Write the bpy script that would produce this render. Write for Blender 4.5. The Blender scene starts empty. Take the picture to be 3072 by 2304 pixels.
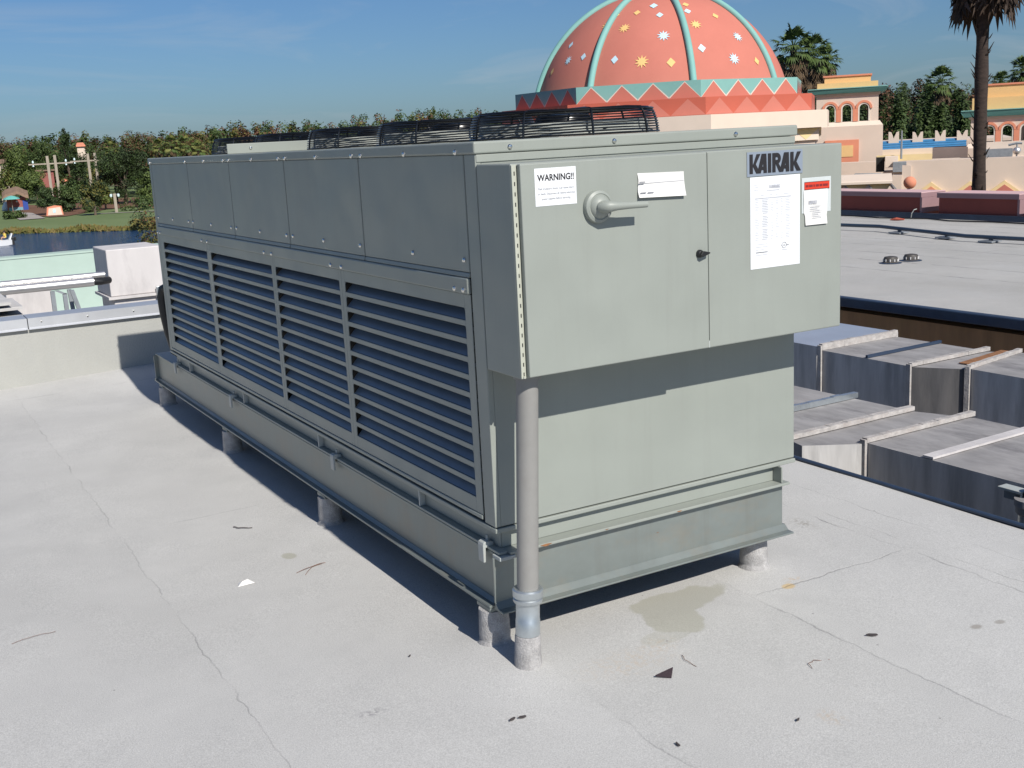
import bpy, bmesh, math, random
from mathutils import Vector, Matrix, noise as mnoise
R_ = math.radians
sc = bpy.context.scene
COL = sc.collection

# ------------------------------------------------------------------ camera
CAM = Vector((-1.58841, -2.99693, 1.61282))
PITCH, ROLL, YAW = -0.2116495, -0.0520008, 0.5093151
FPX, CX, CY = 3412.188, 1536.0, 1152.0          # focal length and centre in photo pixels
_f = Vector((math.sin(YAW)*math.cos(PITCH), math.cos(YAW)*math.cos(PITCH), math.sin(PITCH)))
_r = Vector((math.cos(YAW), -math.sin(YAW), 0)); _u = _r.cross(_f)
_c, _s = math.cos(ROLL), math.sin(ROLL)
CR, CU, CF = _r*_c + _u*_s, -_r*_s + _u*_c, _f
cam_d = bpy.data.cameras.new('camera'); cam = bpy.data.objects.new('camera', cam_d); COL.objects.link(cam)
cam.matrix_world = Matrix(((CR.x, CU.x, -CF.x, CAM.x), (CR.y, CU.y, -CF.y, CAM.y), (CR.z, CU.z, -CF.z, CAM.z), (0, 0, 0, 1)))
cam_d.sensor_width = 36.0; cam_d.lens = FPX/3072*36.0
cam_d.clip_start = 0.05; cam_d.clip_end = 8000
sc.camera = cam

# ------------------------------------------------------------------ light
SUN_TO = Vector((0.02, -1.0, 0.83)).normalized()
SUN_EL = math.asin(SUN_TO.z); SUN_AZ = math.atan2(SUN_TO.x, SUN_TO.y)
sd = bpy.data.lights.new('sun', 'SUN'); sun = bpy.data.objects.new('sun', sd); COL.objects.link(sun)
sd.energy = 5.3; sd.angle = R_(0.53); sd.color = (1.0, 0.955, 0.88)
sun.rotation_euler = SUN_TO.to_track_quat('Z', 'Y').to_euler()

w = bpy.data.worlds.new('World'); sc.world = w; w.use_nodes = True
nt = w.node_tree; N = nt.nodes; L = nt.links
bg = N['Background']
sky = N.new('ShaderNodeTexSky'); sky.sky_type = 'NISHITA'; sky.sun_disc = False
sky.sun_elevation = SUN_EL; sky.sun_rotation = SUN_AZ
sky.air_density = 1.0; sky.dust_density = 0.7; sky.ozone_density = 3.0; sky.altitude = 0
bg.inputs['Strength'].default_value = 0.060
# thin streaks of high cloud, real directions in the sky
tc = N.new('ShaderNodeTexCoord'); mp = N.new('ShaderNodeMapping')
mp.inputs['Rotation'].default_value = (0, R_(10), R_(28)); mp.inputs['Scale'].default_value = (1.6, 5.0, 15.0)
n1 = N.new('ShaderNodeTexNoise'); n1.inputs['Scale'].default_value = 1.5; n1.inputs['Detail'].default_value = 7; n1.inputs['Roughness'].default_value = .58; n1.inputs['Distortion'].default_value = .8
rp = N.new('ShaderNodeValToRGB'); rp.color_ramp.elements[0].position = .50; rp.color_ramp.elements[1].position = .84
rp.color_ramp.elements[1].color = (.5, .5, .5, 1)
mx = N.new('ShaderNodeMix'); mx.data_type = 'RGBA'
mx.inputs['B'].default_value = (8.0, 8.6, 9.2, 1)
L.new(tc.outputs['Generated'], mp.inputs['Vector']); L.new(mp.outputs['Vector'], n1.inputs['Vector'])
L.new(n1.outputs['Fac'], rp.inputs['Fac']); L.new(rp.outputs['Color'], mx.inputs['Factor'])
tint = N.new('ShaderNodeMix'); tint.data_type = 'RGBA'; tint.blend_type = 'MULTIPLY'; tint.inputs['Factor'].default_value = 1.0
tint.inputs['B'].default_value = (.66, .92, 1.27, 1)
L.new(sky.outputs['Color'], tint.inputs['A']); L.new(tint.outputs['Result'], mx.inputs['A']); L.new(mx.outputs['Result'], bg.inputs['Color'])
sc.view_settings.view_transform = 'Standard'; sc.view_settings.look = 'None'
sc.view_settings.exposure = 0.0; sc.view_settings.gamma = 1.0
sc.render.filter_size = 1.75
sc.cycles.max_bounces = 6; sc.cycles.diffuse_bounces = 3; sc.cycles.glossy_bounces = 3

# ------------------------------------------------------------------ projection helpers (bearing + distance -> world)
def ray(px, py):
    return CF + CR*((px-CX)/FPX) - CU*((py-CY)/FPX)
def at_depth(px, py, t):
    return CAM + ray(px, py)*t
def on_plane(px, py, ax, v):
    d = ray(px, py); i = 'xyz'.index(ax)
    return CAM + d*((v-CAM[i])/d[i])
def ground_at(px, t, zg):
    """point of the level zg at forward distance t on the bearing of column px (taken at the horizon)"""
    py = 498 - 0.052*px
    p = at_depth(px, py, t); return Vector((p.x, p.y, zg))

# ------------------------------------------------------------------ materials
def mat(name, col, rough=.6, metal=0.0, var=.12, vscale=6.0, bump=0.0, bscale=60.0, col2=None, stretch=(1, 1, 1), spec=.5, stain=None, stain_amt=.0, stain_scale=2.0, speckle=0.0, leafy=False, coat=0.0, dent=0.0, streak=0.0):
    m = bpy.data.materials.new(name); m.use_nodes = True
    t = m.node_tree; n = t.nodes; l = t.links; b = n['Principled BSDF']
    b.inputs['Roughness'].default_value = rough; b.inputs['Metallic'].default_value = metal
    b.inputs['Specular IOR Level'].default_value = spec
    if coat: b.inputs['Coat Weight'].default_value = coat; b.inputs['Coat Roughness'].default_value = .2
    c2 = col2 if col2 else tuple(max(0, c*(1-var)) for c in col)
    c1 = col if col2 else tuple(min(1, c*(1+var*.6)) for c in col)
    tcn = n.new('ShaderNodeTexCoord'); mpn = n.new('ShaderNodeMapping'); mpn.inputs['Scale'].default_value = stretch
    l.new(tcn.outputs['Object'], mpn.inputs['Vector'])
    no = n.new('ShaderNodeTexNoise'); no.inputs['Scale'].default_value = vscale; no.inputs['Detail'].default_value = 5; no.inputs['Roughness'].default_value = .6
    l.new(mpn.outputs['Vector'], no.inputs['Vector'])
    ra = n.new('ShaderNodeValToRGB'); ra.color_ramp.elements[0].position = .3; ra.color_ramp.elements[1].position = .7
    ra.color_ramp.elements[0].color = (*c2, 1); ra.color_ramp.elements[1].color = (*c1, 1)
    l.new(no.outputs['Fac'], ra.inputs['Fac'])
    out = ra.outputs['Color']
    if leafy:
        ge = n.new('ShaderNodeNewGeometry'); hs = n.new('ShaderNodeHueSaturation')
        mr = n.new('ShaderNodeMapRange'); mr.inputs['To Min'].default_value = .8; mr.inputs['To Max'].default_value = 1.2
        l.new(ge.outputs['Random Per Island'], mr.inputs['Value']); l.new(mr.outputs['Result'], hs.inputs['Value']); l.new(out, hs.inputs['Color'])
        out = hs.outputs['Color']
        b.inputs['Subsurface Weight'].default_value = 0
    if stain:
        ns = n.new('ShaderNodeTexNoise'); ns.inputs['Scale'].default_value = stain_scale; ns.inputs['Detail'].default_value = 8; ns.inputs['Roughness'].default_value = .7
        l.new(mpn.outputs['Vector'], ns.inputs['Vector'])
        rs = n.new('ShaderNodeValToRGB'); rs.color_ramp.elements[0].position = .48; rs.color_ramp.elements[1].position = .72
        rs.color_ramp.elements[1].color = (stain_amt,)*3+(1,)
        l.new(ns.outputs['Fac'], rs.inputs['Fac'])
        mxn = n.new('ShaderNodeMix'); mxn.data_type = 'RGBA'; mxn.inputs['B'].default_value = (*stain, 1)
        l.new(rs.outputs['Color'], mxn.inputs['Factor']); l.new(out, mxn.inputs['A']); out = mxn.outputs['Result']
    if speckle:
        nk = n.new('ShaderNodeTexNoise'); nk.inputs['Scale'].default_value = 260; nk.inputs['Detail'].default_value = 2
        l.new(tcn.outputs['Object'], nk.inputs['Vector'])
        rk = n.new('ShaderNodeMapRange'); rk.inputs['From Min'].default_value = .3; rk.inputs['From Max'].default_value = .7
        rk.inputs['To Min'].default_value = 1-speckle; rk.inputs['To Max'].default_value = 1+speckle
        l.new(nk.outputs['Fac'], rk.inputs['Value'])
        hk = n.new('ShaderNodeHueSaturation'); l.new(rk.outputs['Result'], hk.inputs['Value']); l.new(out, hk.inputs['Color']); out = hk.outputs['Color']
    if streak:
        mps = n.new('ShaderNodeMapping'); mps.inputs['Scale'].default_value = (11, 11, .55); l.new(tcn.outputs['Object'], mps.inputs['Vector'])
        nst = n.new('ShaderNodeTexNoise'); nst.inputs['Scale'].default_value = 2.0; nst.inputs['Detail'].default_value = 6; nst.inputs['Roughness'].default_value = .65; l.new(mps.outputs['Vector'], nst.inputs['Vector'])
        rst = n.new('ShaderNodeMapRange'); rst.inputs['From Min'].default_value = .52; rst.inputs['From Max'].default_value = .74; rst.inputs['To Max'].default_value = streak; l.new(nst.outputs['Fac'], rst.inputs['Value'])
        mst = n.new('ShaderNodeMix'); mst.data_type = 'RGBA'; mst.inputs['B'].default_value = (.17, .165, .145, 1)
        l.new(rst.outputs['Result'], mst.inputs['Factor']); l.new(out, mst.inputs['A']); out = mst.outputs['Result']
        mrr = n.new('ShaderNodeMapRange'); mrr.inputs['To Min'].default_value = rough-.06; mrr.inputs['To Max'].default_value = rough+.14; l.new(no.outputs['Fac'], mrr.inputs['Value']); l.new(mrr.outputs['Result'], b.inputs['Roughness'])
    l.new(out, b.inputs['Base Color'])
    if bump:
        nb = n.new('ShaderNodeTexNoise'); nb.inputs['Scale'].default_value = bscale; nb.inputs['Detail'].default_value = 4
        l.new(mpn.outputs['Vector'], nb.inputs['Vector'])
        bu = n.new('ShaderNodeBump'); bu.inputs['Strength'].default_value = bump; bu.inputs['Distance'].default_value = .01
        l.new(nb.outputs['Fac'], bu.inputs['Height']); l.new(bu.outputs['Normal'], b.inputs['Normal'])
        if dent:
            nd = n.new('ShaderNodeTexNoise'); nd.inputs['Scale'].default_value = 1.9; nd.inputs['Detail'].default_value = 2
            l.new(tcn.outputs['Object'], nd.inputs['Vector'])
            bd = n.new('ShaderNodeBump'); bd.inputs['Strength'].default_value = dent; bd.inputs['Distance'].default_value = .05
            l.new(nd.outputs['Fac'], bd.inputs['Height']); l.new(bu.outputs['Normal'], bd.inputs['Normal']); l.new(bd.outputs['Normal'], b.inputs['Normal'])
    return m

M = {}
PAINT = (.278, .299, .270)
M['paint'] = mat('grey_green_paint', PAINT, .42, var=.05, vscale=2.2, bump=.03, bscale=9, spec=.45, stain=(.255, .274, .250), stain_amt=.5, stain_scale=3.0, dent=.7, streak=.10)
M['blade'] = mat('sky_tinted_blade', (.15, .185, .225), .34, .2, var=.10, vscale=12, spec=.6)  # bluish sky reflection is put into the blade colour
M['paint_dark'] = mat('grey_paint_inside', (.10, .11, .105), .6, var=.1)
M['beam'] = mat('painted_beam_steel', (.222, .248, .236), .36, .35, var=.10, vscale=5, bump=.05, bscale=14, stain=(.33, .22, .12), stain_amt=.25, stain_scale=4.5, stretch=(1, 1, 1.6), dent=.15, streak=.25)
M['clamp'] = mat('light_grey_clamp_paint', (.40, .425, .41), .45, var=.06, vscale=20, stain=(.4, .22, .1), stain_amt=.2, stain_scale=30)
M['black'] = mat('black_coated_wire', (.006, .0065, .007), .28, var=.2, spec=.6)
M['inside'] = mat('dark_interior', (.012, .012, .012), .9, var=.2)
M['ring'] = mat('fan_ring_grey', (.40, .42, .39), .5, var=.06, vscale=5)
M['galv'] = mat('galvanised_steel', (.50, .54, .56), .33, .75, var=.14, vscale=18, bump=.06, bscale=30)
M['screw'] = mat('zinc_screw', (.75, .74, .70), .22, 1.0, var=.05)
M['conduit'] = mat('pinkish_grey_plastic', (.25, .245, .232), .55, var=.08, vscale=9, stain=(.2, .18, .17), stain_amt=.25, stain_scale=14, bump=.05, bscale=40)
M['mastic'] = mat('grey_roof_mastic', (.37, .36, .355), .9, var=.28, vscale=24, bump=.45, bscale=170, speckle=.2)
M['white'] = mat('white_label_stock', (.72, .735, .75), .5, var=.02)
M['paper'] = mat('sun_bleached_paper', (.70, .69, .67), .55, var=.03, vscale=20)
M['pouch'] = mat('clear_plastic_pouch', (.56, .60, .60), .16, var=.06, vscale=12, coat=.5)
M['ink'] = mat('black_ink', (.018, .016, .018), .5, var=.05)
M['inkgrey'] = mat('faded_ink', (.43, .44, .48), .6, var=.15, vscale=90)
M['inkmid'] = mat('grey_ink', (.24, .245, .27), .6, var=.12, vscale=60)
M['plate'] = mat('blue_grey_nameplate', (.235, .275, .335), .35, var=.05, vscale=10)
M['red'] = mat('red_print', (.62, .045, .02), .5, var=.1)
M['redink'] = mat('dark_red_ink', (.22, .02, .02), .5)
M['hinge'] = mat('hinge_steel', (.55, .56, .47), .4, .3, var=.06)
M['rust'] = mat('rust', (.27, .125, .055), .9, var=.35, vscale=40, bump=.4, bscale=120)
M['rubber'] = mat('black_rubber', (.012, .012, .013), .5, var=.2)

OL = (.33, .32, .245)
# near roof membrane: granules, lap seams between the rolls, old puddle and rust stains
def roof_mat(name, seams, base=(.515, .508, .492), stains=()):
    m = mat(name, base, .93, var=.06, vscale=1.4, stain=(.44, .436, .425), stain_amt=.7, stain_scale=1.3, speckle=.17, spec=.25)
    t = m.node_tree; n = t.nodes; l = t.links; b = n['Principled BSDF']
    src = b.inputs['Base Color'].links[0].from_socket
    tcn = n.new('ShaderNodeTexCoord'); sx = n.new('ShaderNodeSeparateXYZ'); l.new(tcn.outputs['Object'], sx.inputs[0])
    nz = n.new('ShaderNodeTexNoise'); nz.inputs['Scale'].default_value = 5.5; nz.inputs['Detail'].default_value = 6; nz.inputs['Roughness'].default_value = .62
    l.new(tcn.outputs['Object'], nz.inputs['Vector'])
    na = n.new('ShaderNodeTexNoise'); na.inputs['Scale'].default_value = 2.6; na.inputs['Detail'].default_value = 4
    l.new(tcn.outputs['Object'], na.inputs['Vector'])
    def math_(op, a, bb=None, c=None):
        q = n.new('ShaderNodeMath'); q.operation = op
        for i, v in enumerate((a, bb, c)):
            if v is None: continue
            if isinstance(v, (int, float)): q.inputs[i].default_value = v
            else: l.new(v, q.inputs[i])
        return q.outputs[0]
    # every roll of membrane weathered a little differently
    fl_ = math_('FLOOR', math_('DIVIDE', math_('ADD', sx.outputs['X'], math_('ADD', .80, math_('MULTIPLY', math_('SUBTRACT', nz.outputs['Fac'], .5), .02))), .87))
    wn = n.new('ShaderNodeTexWhiteNoise'); wn.noise_dimensions = '1D'; l.new(fl_, wn.inputs['W'])
    mrw = n.new('ShaderNodeMapRange'); mrw.inputs['To Min'].default_value = .97; mrw.inputs['To Max'].default_value = 1.03; l.new(wn.outputs['Value'], mrw.inputs['Value'])
    npd = n.new('ShaderNodeTexNoise'); npd.inputs['Scale'].default_value = .55; npd.inputs['Detail'].default_value = 8; npd.inputs['Roughness'].default_value = .7; npd.inputs['Distortion'].default_value = 1.2
    l.new(tcn.outputs['Object'], npd.inputs['Vector'])
    mrp = n.new('ShaderNodeMapRange'); mrp.inputs['From Min'].default_value = .35; mrp.inputs['From Max'].default_value = .65; mrp.inputs['To Min'].default_value = .95; mrp.inputs['To Max'].default_value = 1.04; l.new(npd.outputs['Fac'], mrp.inputs['Value'])
    hv = n.new('ShaderNodeHueSaturation'); l.new(math_('MULTIPLY', mrw.outputs['Result'], mrp.outputs['Result']), hv.inputs['Value']); l.new(src, hv.inputs['Color']); src = hv.outputs['Color']
    wob = math_('MULTIPLY', math_('SUBTRACT', nz.outputs['Fac'], .5), .075)
    amp = n.new('ShaderNodeMapRange'); amp.inputs['From Min'].default_value = .40; amp.inputs['From Max'].default_value = .62
    amp.inputs['To Min'].default_value = .05
    l.new(na.outputs['Fac'], amp.inputs['Value'])
    total = None; soft = None
    for (axis, v, wd, st, lo, hi) in seams:
        a = sx.outputs['X' if axis == 'x' else 'Y']; o = sx.outputs['Y' if axis == 'x' else 'X']
        d = math_('ABSOLUTE', math_('SUBTRACT', math_('ADD', a, wob), v))
        k = n.new('ShaderNodeMapRange'); k.inputs['From Min'].default_value = wd; k.inputs['From Max'].default_value = wd*.25
        l.new(d, k.inputs['Value'])
        s = math_('MULTIPLY', math_('MULTIPLY', k.outputs['Result'], amp.outputs['Result']), st)
        s = math_('MULTIPLY', s, math_('MULTIPLY', math_('GREATER_THAN', o, lo), math_('LESS_THAN', o, hi)))
        total = s if total is None else math_('MAXIMUM', total, s)
    out = src
    def mixin(fac, colr):
        nonlocal out
        q = n.new('ShaderNodeMix'); q.data_type = 'RGBA'; q.inputs['B'].default_value = (*colr, 1)
        l.new(fac, q.inputs['Factor']); l.new(out, q.inputs['A']); out = q.outputs['Result']
    nb2 = n.new('ShaderNodeTexNoise'); nb2.inputs['Scale'].default_value = 7; nb2.inputs['Detail'].default_value = 5
    l.new(tcn.outputs['Object'], nb2.inputs['Vector'])
    nf = n.new('ShaderNodeTexNoise'); nf.inputs['Scale'].default_value = 60; nf.inputs['Detail'].default_value = 3
    l.new(tcn.outputs['Object'], nf.inputs['Vector'])
    pool = None
    for (cx, cy, rx, ry, edge, st, colr) in stains:
        dx = math_('DIVIDE', math_('SUBTRACT', sx.outputs['X'], cx), rx); dy = math_('DIVIDE', math_('SUBTRACT', sx.outputs['Y'], cy), ry)
        dd = math_('SQRT', math_('ADD', math_('MULTIPLY', dx, dx), math_('MULTIPLY', dy, dy)))
        dd = math_('ADD', dd, math_('MULTIPLY', math_('SUBTRACT', nb2.outputs['Fac'], .5), 1.1))
        k = n.new('ShaderNodeMapRange'); k.inputs['From Min'].default_value = 1.0; k.inputs['From Max'].default_value = 1.0-edge
        l.new(dd, k.inputs['Value'])
        f = math_('MULTIPLY', k.outputs['Result'], st)
        if edge > .5: 
            k2 = n.new('ShaderNodeMapRange'); k2.inputs['From Min'].default_value = .45; k2.inputs['From Max'].default_value = .62
            l.new(nf.outputs['Fac'], k2.inputs['Value']); f = math_('MULTIPLY', f, k2.outputs['Result'])
        if colr is OL and edge <= .12: pool = f if pool is None else math_('MAXIMUM', pool, f)
        else: mixin(f, colr)
    if pool is not None: mixin(pool, OL)
    if total is not None: mixin(total, (.10, .095, .10))
    # scattered dark specks
    vo = n.new('ShaderNodeTexVoronoi'); vo.inputs['Scale'].default_value = 9.0; l.new(tcn.outputs['Object'], vo.inputs['Vector'])
    kv = n.new('ShaderNodeMapRange'); kv.inputs['From Min'].default_value = .045; kv.inputs['From Max'].default_value = .03
    l.new(vo.outputs['Distance'], kv.inputs['Value'])
    gate = math_('GREATER_THAN', na.outputs['Fac'], .53)
    mixin(math_('MULTIPLY', math_('MULTIPLY', kv.outputs['Result'], gate), .55), (.12, .11, .11))
    l.new(out, b.inputs['Base Color'])
    nb = n.new('ShaderNodeTexNoise'); nb.inputs['Scale'].default_value = 420; nb.inputs['Detail'].default_value = 3
    l.new(tcn.outputs['Object'], nb.inputs['Vector'])
    hsum = math_('SUBTRACT', math_('ADD', nb.outputs['Fac'], math_('MULTIPLY', nz.outputs['Fac'], .8)), math_('MULTIPLY', total if total is not None else 0.0, 2.0))
    bu = n.new('ShaderNodeBump'); bu.inputs['Strength'].default_value = .4; bu.inputs['Distance'].default_value = .006
    l.new(hsum, bu.inputs['Height']); l.new(bu.outputs['Normal'], b.inputs['Normal'])
    return m
RU = (.50, .36, .22); GR = (.30, .28, .25)
M['roof'] = roof_mat('granulated_roof_membrane',
    [('x', -.80, .0038, .36, -3, 5.35), ('x', .07, .005, .35, -3, -.45), ('x', .935, .005, .38, -3, .2), ('x', 1.71, .006, .6, -3, 3), ('x', 1.78, .004, .5, -3, 3), ('x', 1.95, .004, .35, -3, 3), ('y', 2.05, .005, .4, -.8, .1), ('y', -.12, .005, .35, .9, 1.8), ('y', 5.42, .006, .4, -3, 2)],
    stains=[(.70, .005, .20, .095, .12, .55, OL), (.60, -.10, .10, .15, .12, .55, OL), (.50, -.21, .11, .05, .12, .25, OL), (-.265, 1.315, .03, .05, .3, .6, OL), (.30, -.29, .22, .12, .9, .30, RU), (.45, -.24, .10, .06, .9, .3, RU), (.547, -.885, .05, .06, .9, .45, RU),
            (1.349, -.728, .028, .02, .4, .8, GR), (1.437, -.747, .022, .016, .4, .7, GR), (1.16, -.10, .06, .03, .9, .5, RU), (-.50, -.11, .07, .03, .9, .9, (.25, .24, .25)), (1.62, .33, .04, .10, .9, .8, GR), (1.1, -.13, .03, .02, .4, .8, (.55, .40, .2))])
M['farroof'] = roof_mat('weathered_far_roof', [('x', v, .018, .8, -30, 30) for v in (8.1, 8.75, 9.4, 10.05, 10.7, 11.35, 12.2, 12.8)] + [('y', 6.1, .012, .4, 9.4, 11.3), ('y', 8.0, .012, .4, 8.1, 9.4)], base=(.42, .41, .39),
    stains=[(7.0, 6.0, .7, 1.5, .9, .35, GR), (7.7, 4.3, .5, 1.2, .9, .4, GR), (7.2, 8.6, .5, .6, .9, .35, GR), (8.6, 6.6, .5, 1.5, .9, .25, GR)])
M['concrete'] = mat('grey_concrete', (.30, .295, .285), .9, var=.2, vscale=3, bump=.3, bscale=40)
M['parapet'] = mat('parapet_membrane', (.375, .375, .35), .9, var=.06, vscale=3, stain=(.33, .335, .33), stain_amt=.5, stain_scale=2, stretch=(1, 1, .5), bump=.3, bscale=120, speckle=.1)
M['coping'] = mat('aluminium_coping', (.60, .61, .63), .42, .6, var=.08, vscale=5)
M['mint'] = mat('mint_stucco', (.40, .505, .445), .85, var=.05, vscale=4, bump=.1, bscale=80)
M['whiteduct'] = mat('whitewashed_duct', (.58, .55, .54), .7, var=.08, vscale=4, stain=(.34, .32, .32), stain_amt=.7, stain_scale=3, stretch=(1, 1, .35))
M['silver'] = mat('silver_pipe_jacket', (.80, .78, .76), .34, .8, var=.05, vscale=12)
M['greysteel'] = mat('grey_angle_steel', (.27, .29, .31), .5, .2, var=.15, vscale=12)
M['slat'] = mat('weathered_grey_slats', (.54, .525, .51), .8, var=.3, vscale=20, stretch=(.3, 3, 3))
M['ductdark'] = mat('dark_duct_side', (.09, .088, .092), .8, var=.3, vscale=5, stain=(.16, .15, .145), stain_amt=.7, stain_scale=2.2, stretch=(2.5, 2.5, .35))  # darker than the other duct sides, for one offset section
M['ventdark'] = mat('dark_vent_metal', (.065, .058, .052), .6, var=.3, vscale=30)
M['wall_shade'] = mat('shade_toned_stucco', (.20, .155, .14), .9, var=.08, vscale=2)  # cast shadow on the wall under the eave, put into its colour
M['duct'] = mat('weathered_duct_sheet', (.30, .288, .285), .8, var=.25, vscale=5, stain=(.095, .09, .095), stain_amt=.85, stain_scale=2.4, stretch=(1.6, .6, .7), bump=.15, bscale=25, dent=.5)
M['ductside'] = mat('stained_duct_side', (.54, .525, .51), .8, var=.2, vscale=5, stain=(.27, .265, .26), stain_amt=.9, stain_scale=2.2, stretch=(2.5, 2.5, .35), bump=.1, bscale=25)
M['ductjoint'] = mat('white_duct_sealant', (.43, .405, .385), .85, var=.25, vscale=18, stain=(.36, .30, .27), stain_amt=.55, stain_scale=16, bump=.5, bscale=60)
M['cleansheet'] = mat('clean_galvanised_sheet', (.45, .50, .58), .45, .45, var=.08, vscale=3)
M['edge'] = mat('dark_blue_edge_metal', (.035, .055, .095), .42, .15, var=.2, vscale=8)
M['brown'] = mat('rusty_brown_wall', (.50, .26, .115), .85, var=.22, vscale=3, stain=(.48, .27, .10), stain_amt=.5, stain_scale=2.5, stretch=(2.5, 2.5, .45), bump=.15, bscale=20)
M['cream'] = mat('cream_stucco', (.64, .52, .43), .9, var=.05, vscale=1.5, bump=.15, bscale=40)
M['creamlight'] = mat('pale_cream_stucco', (.70, .58, .48), .9, var=.04, vscale=2)
M['yellow'] = mat('yellow_ochre_stucco', (.72, .47, .21), .88, var=.05, vscale=3)
M['paleyellow'] = mat('pale_yellow_paint', (.74, .57, .30), .88, var=.05, vscale=3)
M['salmon'] = mat('salmon_stucco', (.52, .170, .125), .85, var=.05, vscale=1.2, stain=(.46, .145, .105), stain_amt=.4, stain_scale=1.3, bump=.06, bscale=30)
M['brick_red'] = mat('brick_red_stucco', (.47, .105, .065), .85, var=.06, vscale=1.5)
M['orange_pink'] = mat('orange_pink_paint', (.66, .25, .15), .85, var=.05, vscale=3)
M['teal'] = mat('teal_paint', (.20, .42, .385), .7, var=.06, vscale=2)
M['tealdark'] = mat('dark_teal_cornice', (.09, .24, .22), .7, var=.08, vscale=3)
M['skyblue'] = mat('sky_blue_paint', (.52, .70, .78), .7, var=.04)
M['startint'] = mat('star_yellow_paint', (.78, .50, .19), .7, var=.04)
M['palelines'] = mat('pale_line_paint', (.66, .60, .52), .8, var=.05)
M['bluetile'] = mat('glazed_blue_tile', (.06, .22, .43), .22, var=.12, vscale=6, coat=.6)
M['maroon'] = mat('maroon_wall', (.20, .045, .035), .8, var=.1, vscale=3)
M['pinkcap'] = mat('pink_coping', (.60, .40, .40), .8, var=.06, vscale=3)
M['mauve'] = mat('mauve_coping_edge', (.27, .165, .175), .8, var=.06)
M['darkpipe'] = mat('dark_blue_pipe', (.035, .055, .085), .4, var=.2)
M['bark'] = mat('tree_bark', (.12, .09, .065), .95, var=.3, vscale=10, bump=.5, bscale=12)
M['palmbark'] = mat('palm_bark', (.042, .028, .022), .95, var=.45, vscale=8, stretch=(1, 1, 3), bump=.8, bscale=18)
def leaf(name, c, c2): return mat(name, c, .65, col2=c2, vscale=.9, leafy=True, spec=.3)
M['leaf_green'] = leaf('leaf_green', (.078, .110, .028), (.045, .070, .020))
M['leaf_light'] = leaf('leaf_light_green', (.125, .165, .040), (.078, .110, .028))
M['leaf_dark'] = leaf('leaf_dark_green', (.040, .060, .022), (.024, .038, .015))
M['leaf_deep'] = leaf('leaf_deep_green', (.055, .088, .022), (.03, .055, .015))
M['leaf_rust'] = leaf('leaf_rust', (.135, .062, .034), (.085, .046, .026))
M['leaf_olive'] = leaf('leaf_olive', (.15, .14, .035), (.09, .085, .02))
M['frond'] = leaf('palm_frond_green', (.085, .13, .028), (.045, .07, .02))
M['frond_yel'] = leaf('palm_frond_yellowish', (.20, .20, .06), (.10, .12, .03))
M['frond_dead'] = leaf('dry_palm_frond', (.17, .115, .065), (.09, .06, .035))
M['frond_brown'] = leaf('dark_dry_palm_frond', (.055, .036, .024), (.035, .022, .016))
M['reed'] = leaf('reed', (.20, .15, .05), (.13, .10, .03))
M['grass'] = mat('mown_grass', (.155, .20, .075), .95, var=.22, vscale=.06, col2=(.11, .155, .05), bump=.4, bscale=3)
M['earth'] = mat('dry_ground', (.16, .15, .08), .95, var=.25, vscale=.02)
M['path'] = mat('paved_path', (.36, .32, .29), .9, var=.12, vscale=.3)
M['hedgebed'] = mat('mulch_bed', (.16, .075, .04), .95, var=.3, vscale=.5)
M['wood'] = mat('grey_timber', (.36, .31, .25), .85, var=.2, vscale=1.5, stretch=(3, 3, .4))
M['lampglass'] = mat('pale_lamp_glass', (.65, .78, .80), .2, var=.03)
M['hutred'] = mat('reddish_hut_wall', (.30, .10, .085), .85, var=.12, vscale=1)
M['hutteal'] = mat('hut_teal_dado', (.17, .33, .38), .85, var=.08)
M['hutblue'] = mat('blue_door_paint', (.02, .06, .30), .6, var=.08)
M['thatch'] = mat('thatched_roof', (.22, .145, .10), .95, var=.25, vscale=1.4, stretch=(1, 1, 3), bump=.6, bscale=6)
M['canvas'] = mat('teal_canvas', (.12, .40, .36), .8, var=.06)
M['hull'] = mat('white_hull', (.80, .80, .80), .35, var=.03)
M['skin'] = mat('skin', (.45, .26, .18), .6, var=.05)
M['shirt_yellow'] = mat('yellow_cloth', (.75, .55, .10), .85, var=.06)
M['shirt_orange'] = mat('orange_pink_cloth', (.75, .32, .22), .85, var=.06)
M['hair'] = mat('dark_hair', (.03, .02, .015), .6, var=.1)
M['leafdry'] = mat('dry_leaf_bits', (.06, .05, .05), .8, var=.3, vscale=60)
M['twig'] = mat('dry_twig', (.20, .12, .09), .9, var=.2, vscale=60)
M['shingle'] = mat('dark_shingle_scrap', (.045, .028, .035), .7, var=.2, vscale=80, bump=.4, bscale=300)
# water
def water_mat():
    m = bpy.data.materials.new('lake_water'); m.use_nodes = True
    t = m.node_tree; n = t.nodes; l = t.links; b = n['Principled BSDF']
    b.inputs['Base Color'].default_value = (.018, .05, .115, 1); b.inputs['Roughness'].default_value = .12; b.inputs['IOR'].default_value = 1.33
    tcn = n.new('ShaderNodeTexCoord'); mpn = n.new('ShaderNodeMapping'); mpn.inputs['Scale'].default_value = (.5, 1.3, 1); mpn.inputs['Rotation'].default_value = (0, 0, R_(-12))
    l.new(tcn.outputs['Object'], mpn.inputs['Vector'])
    a = n.new('ShaderNodeTexNoise'); a.inputs['Scale'].default_value = 1.1; a.inputs['Detail'].default_value = 6; a.inputs['Roughness'].default_value = .65
    l.new(mpn.outputs['Vector'], a.inputs['Vector'])
    bu = n.new('ShaderNodeBump'); bu.inputs['Strength'].default_value = .9; bu.inputs['Distance'].default_value = .5
    l.new(a.outputs['Fac'], bu.inputs['Height']); l.new(bu.outputs['Normal'], b.inputs['Normal'])
    return m
M['water'] = water_mat()

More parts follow.
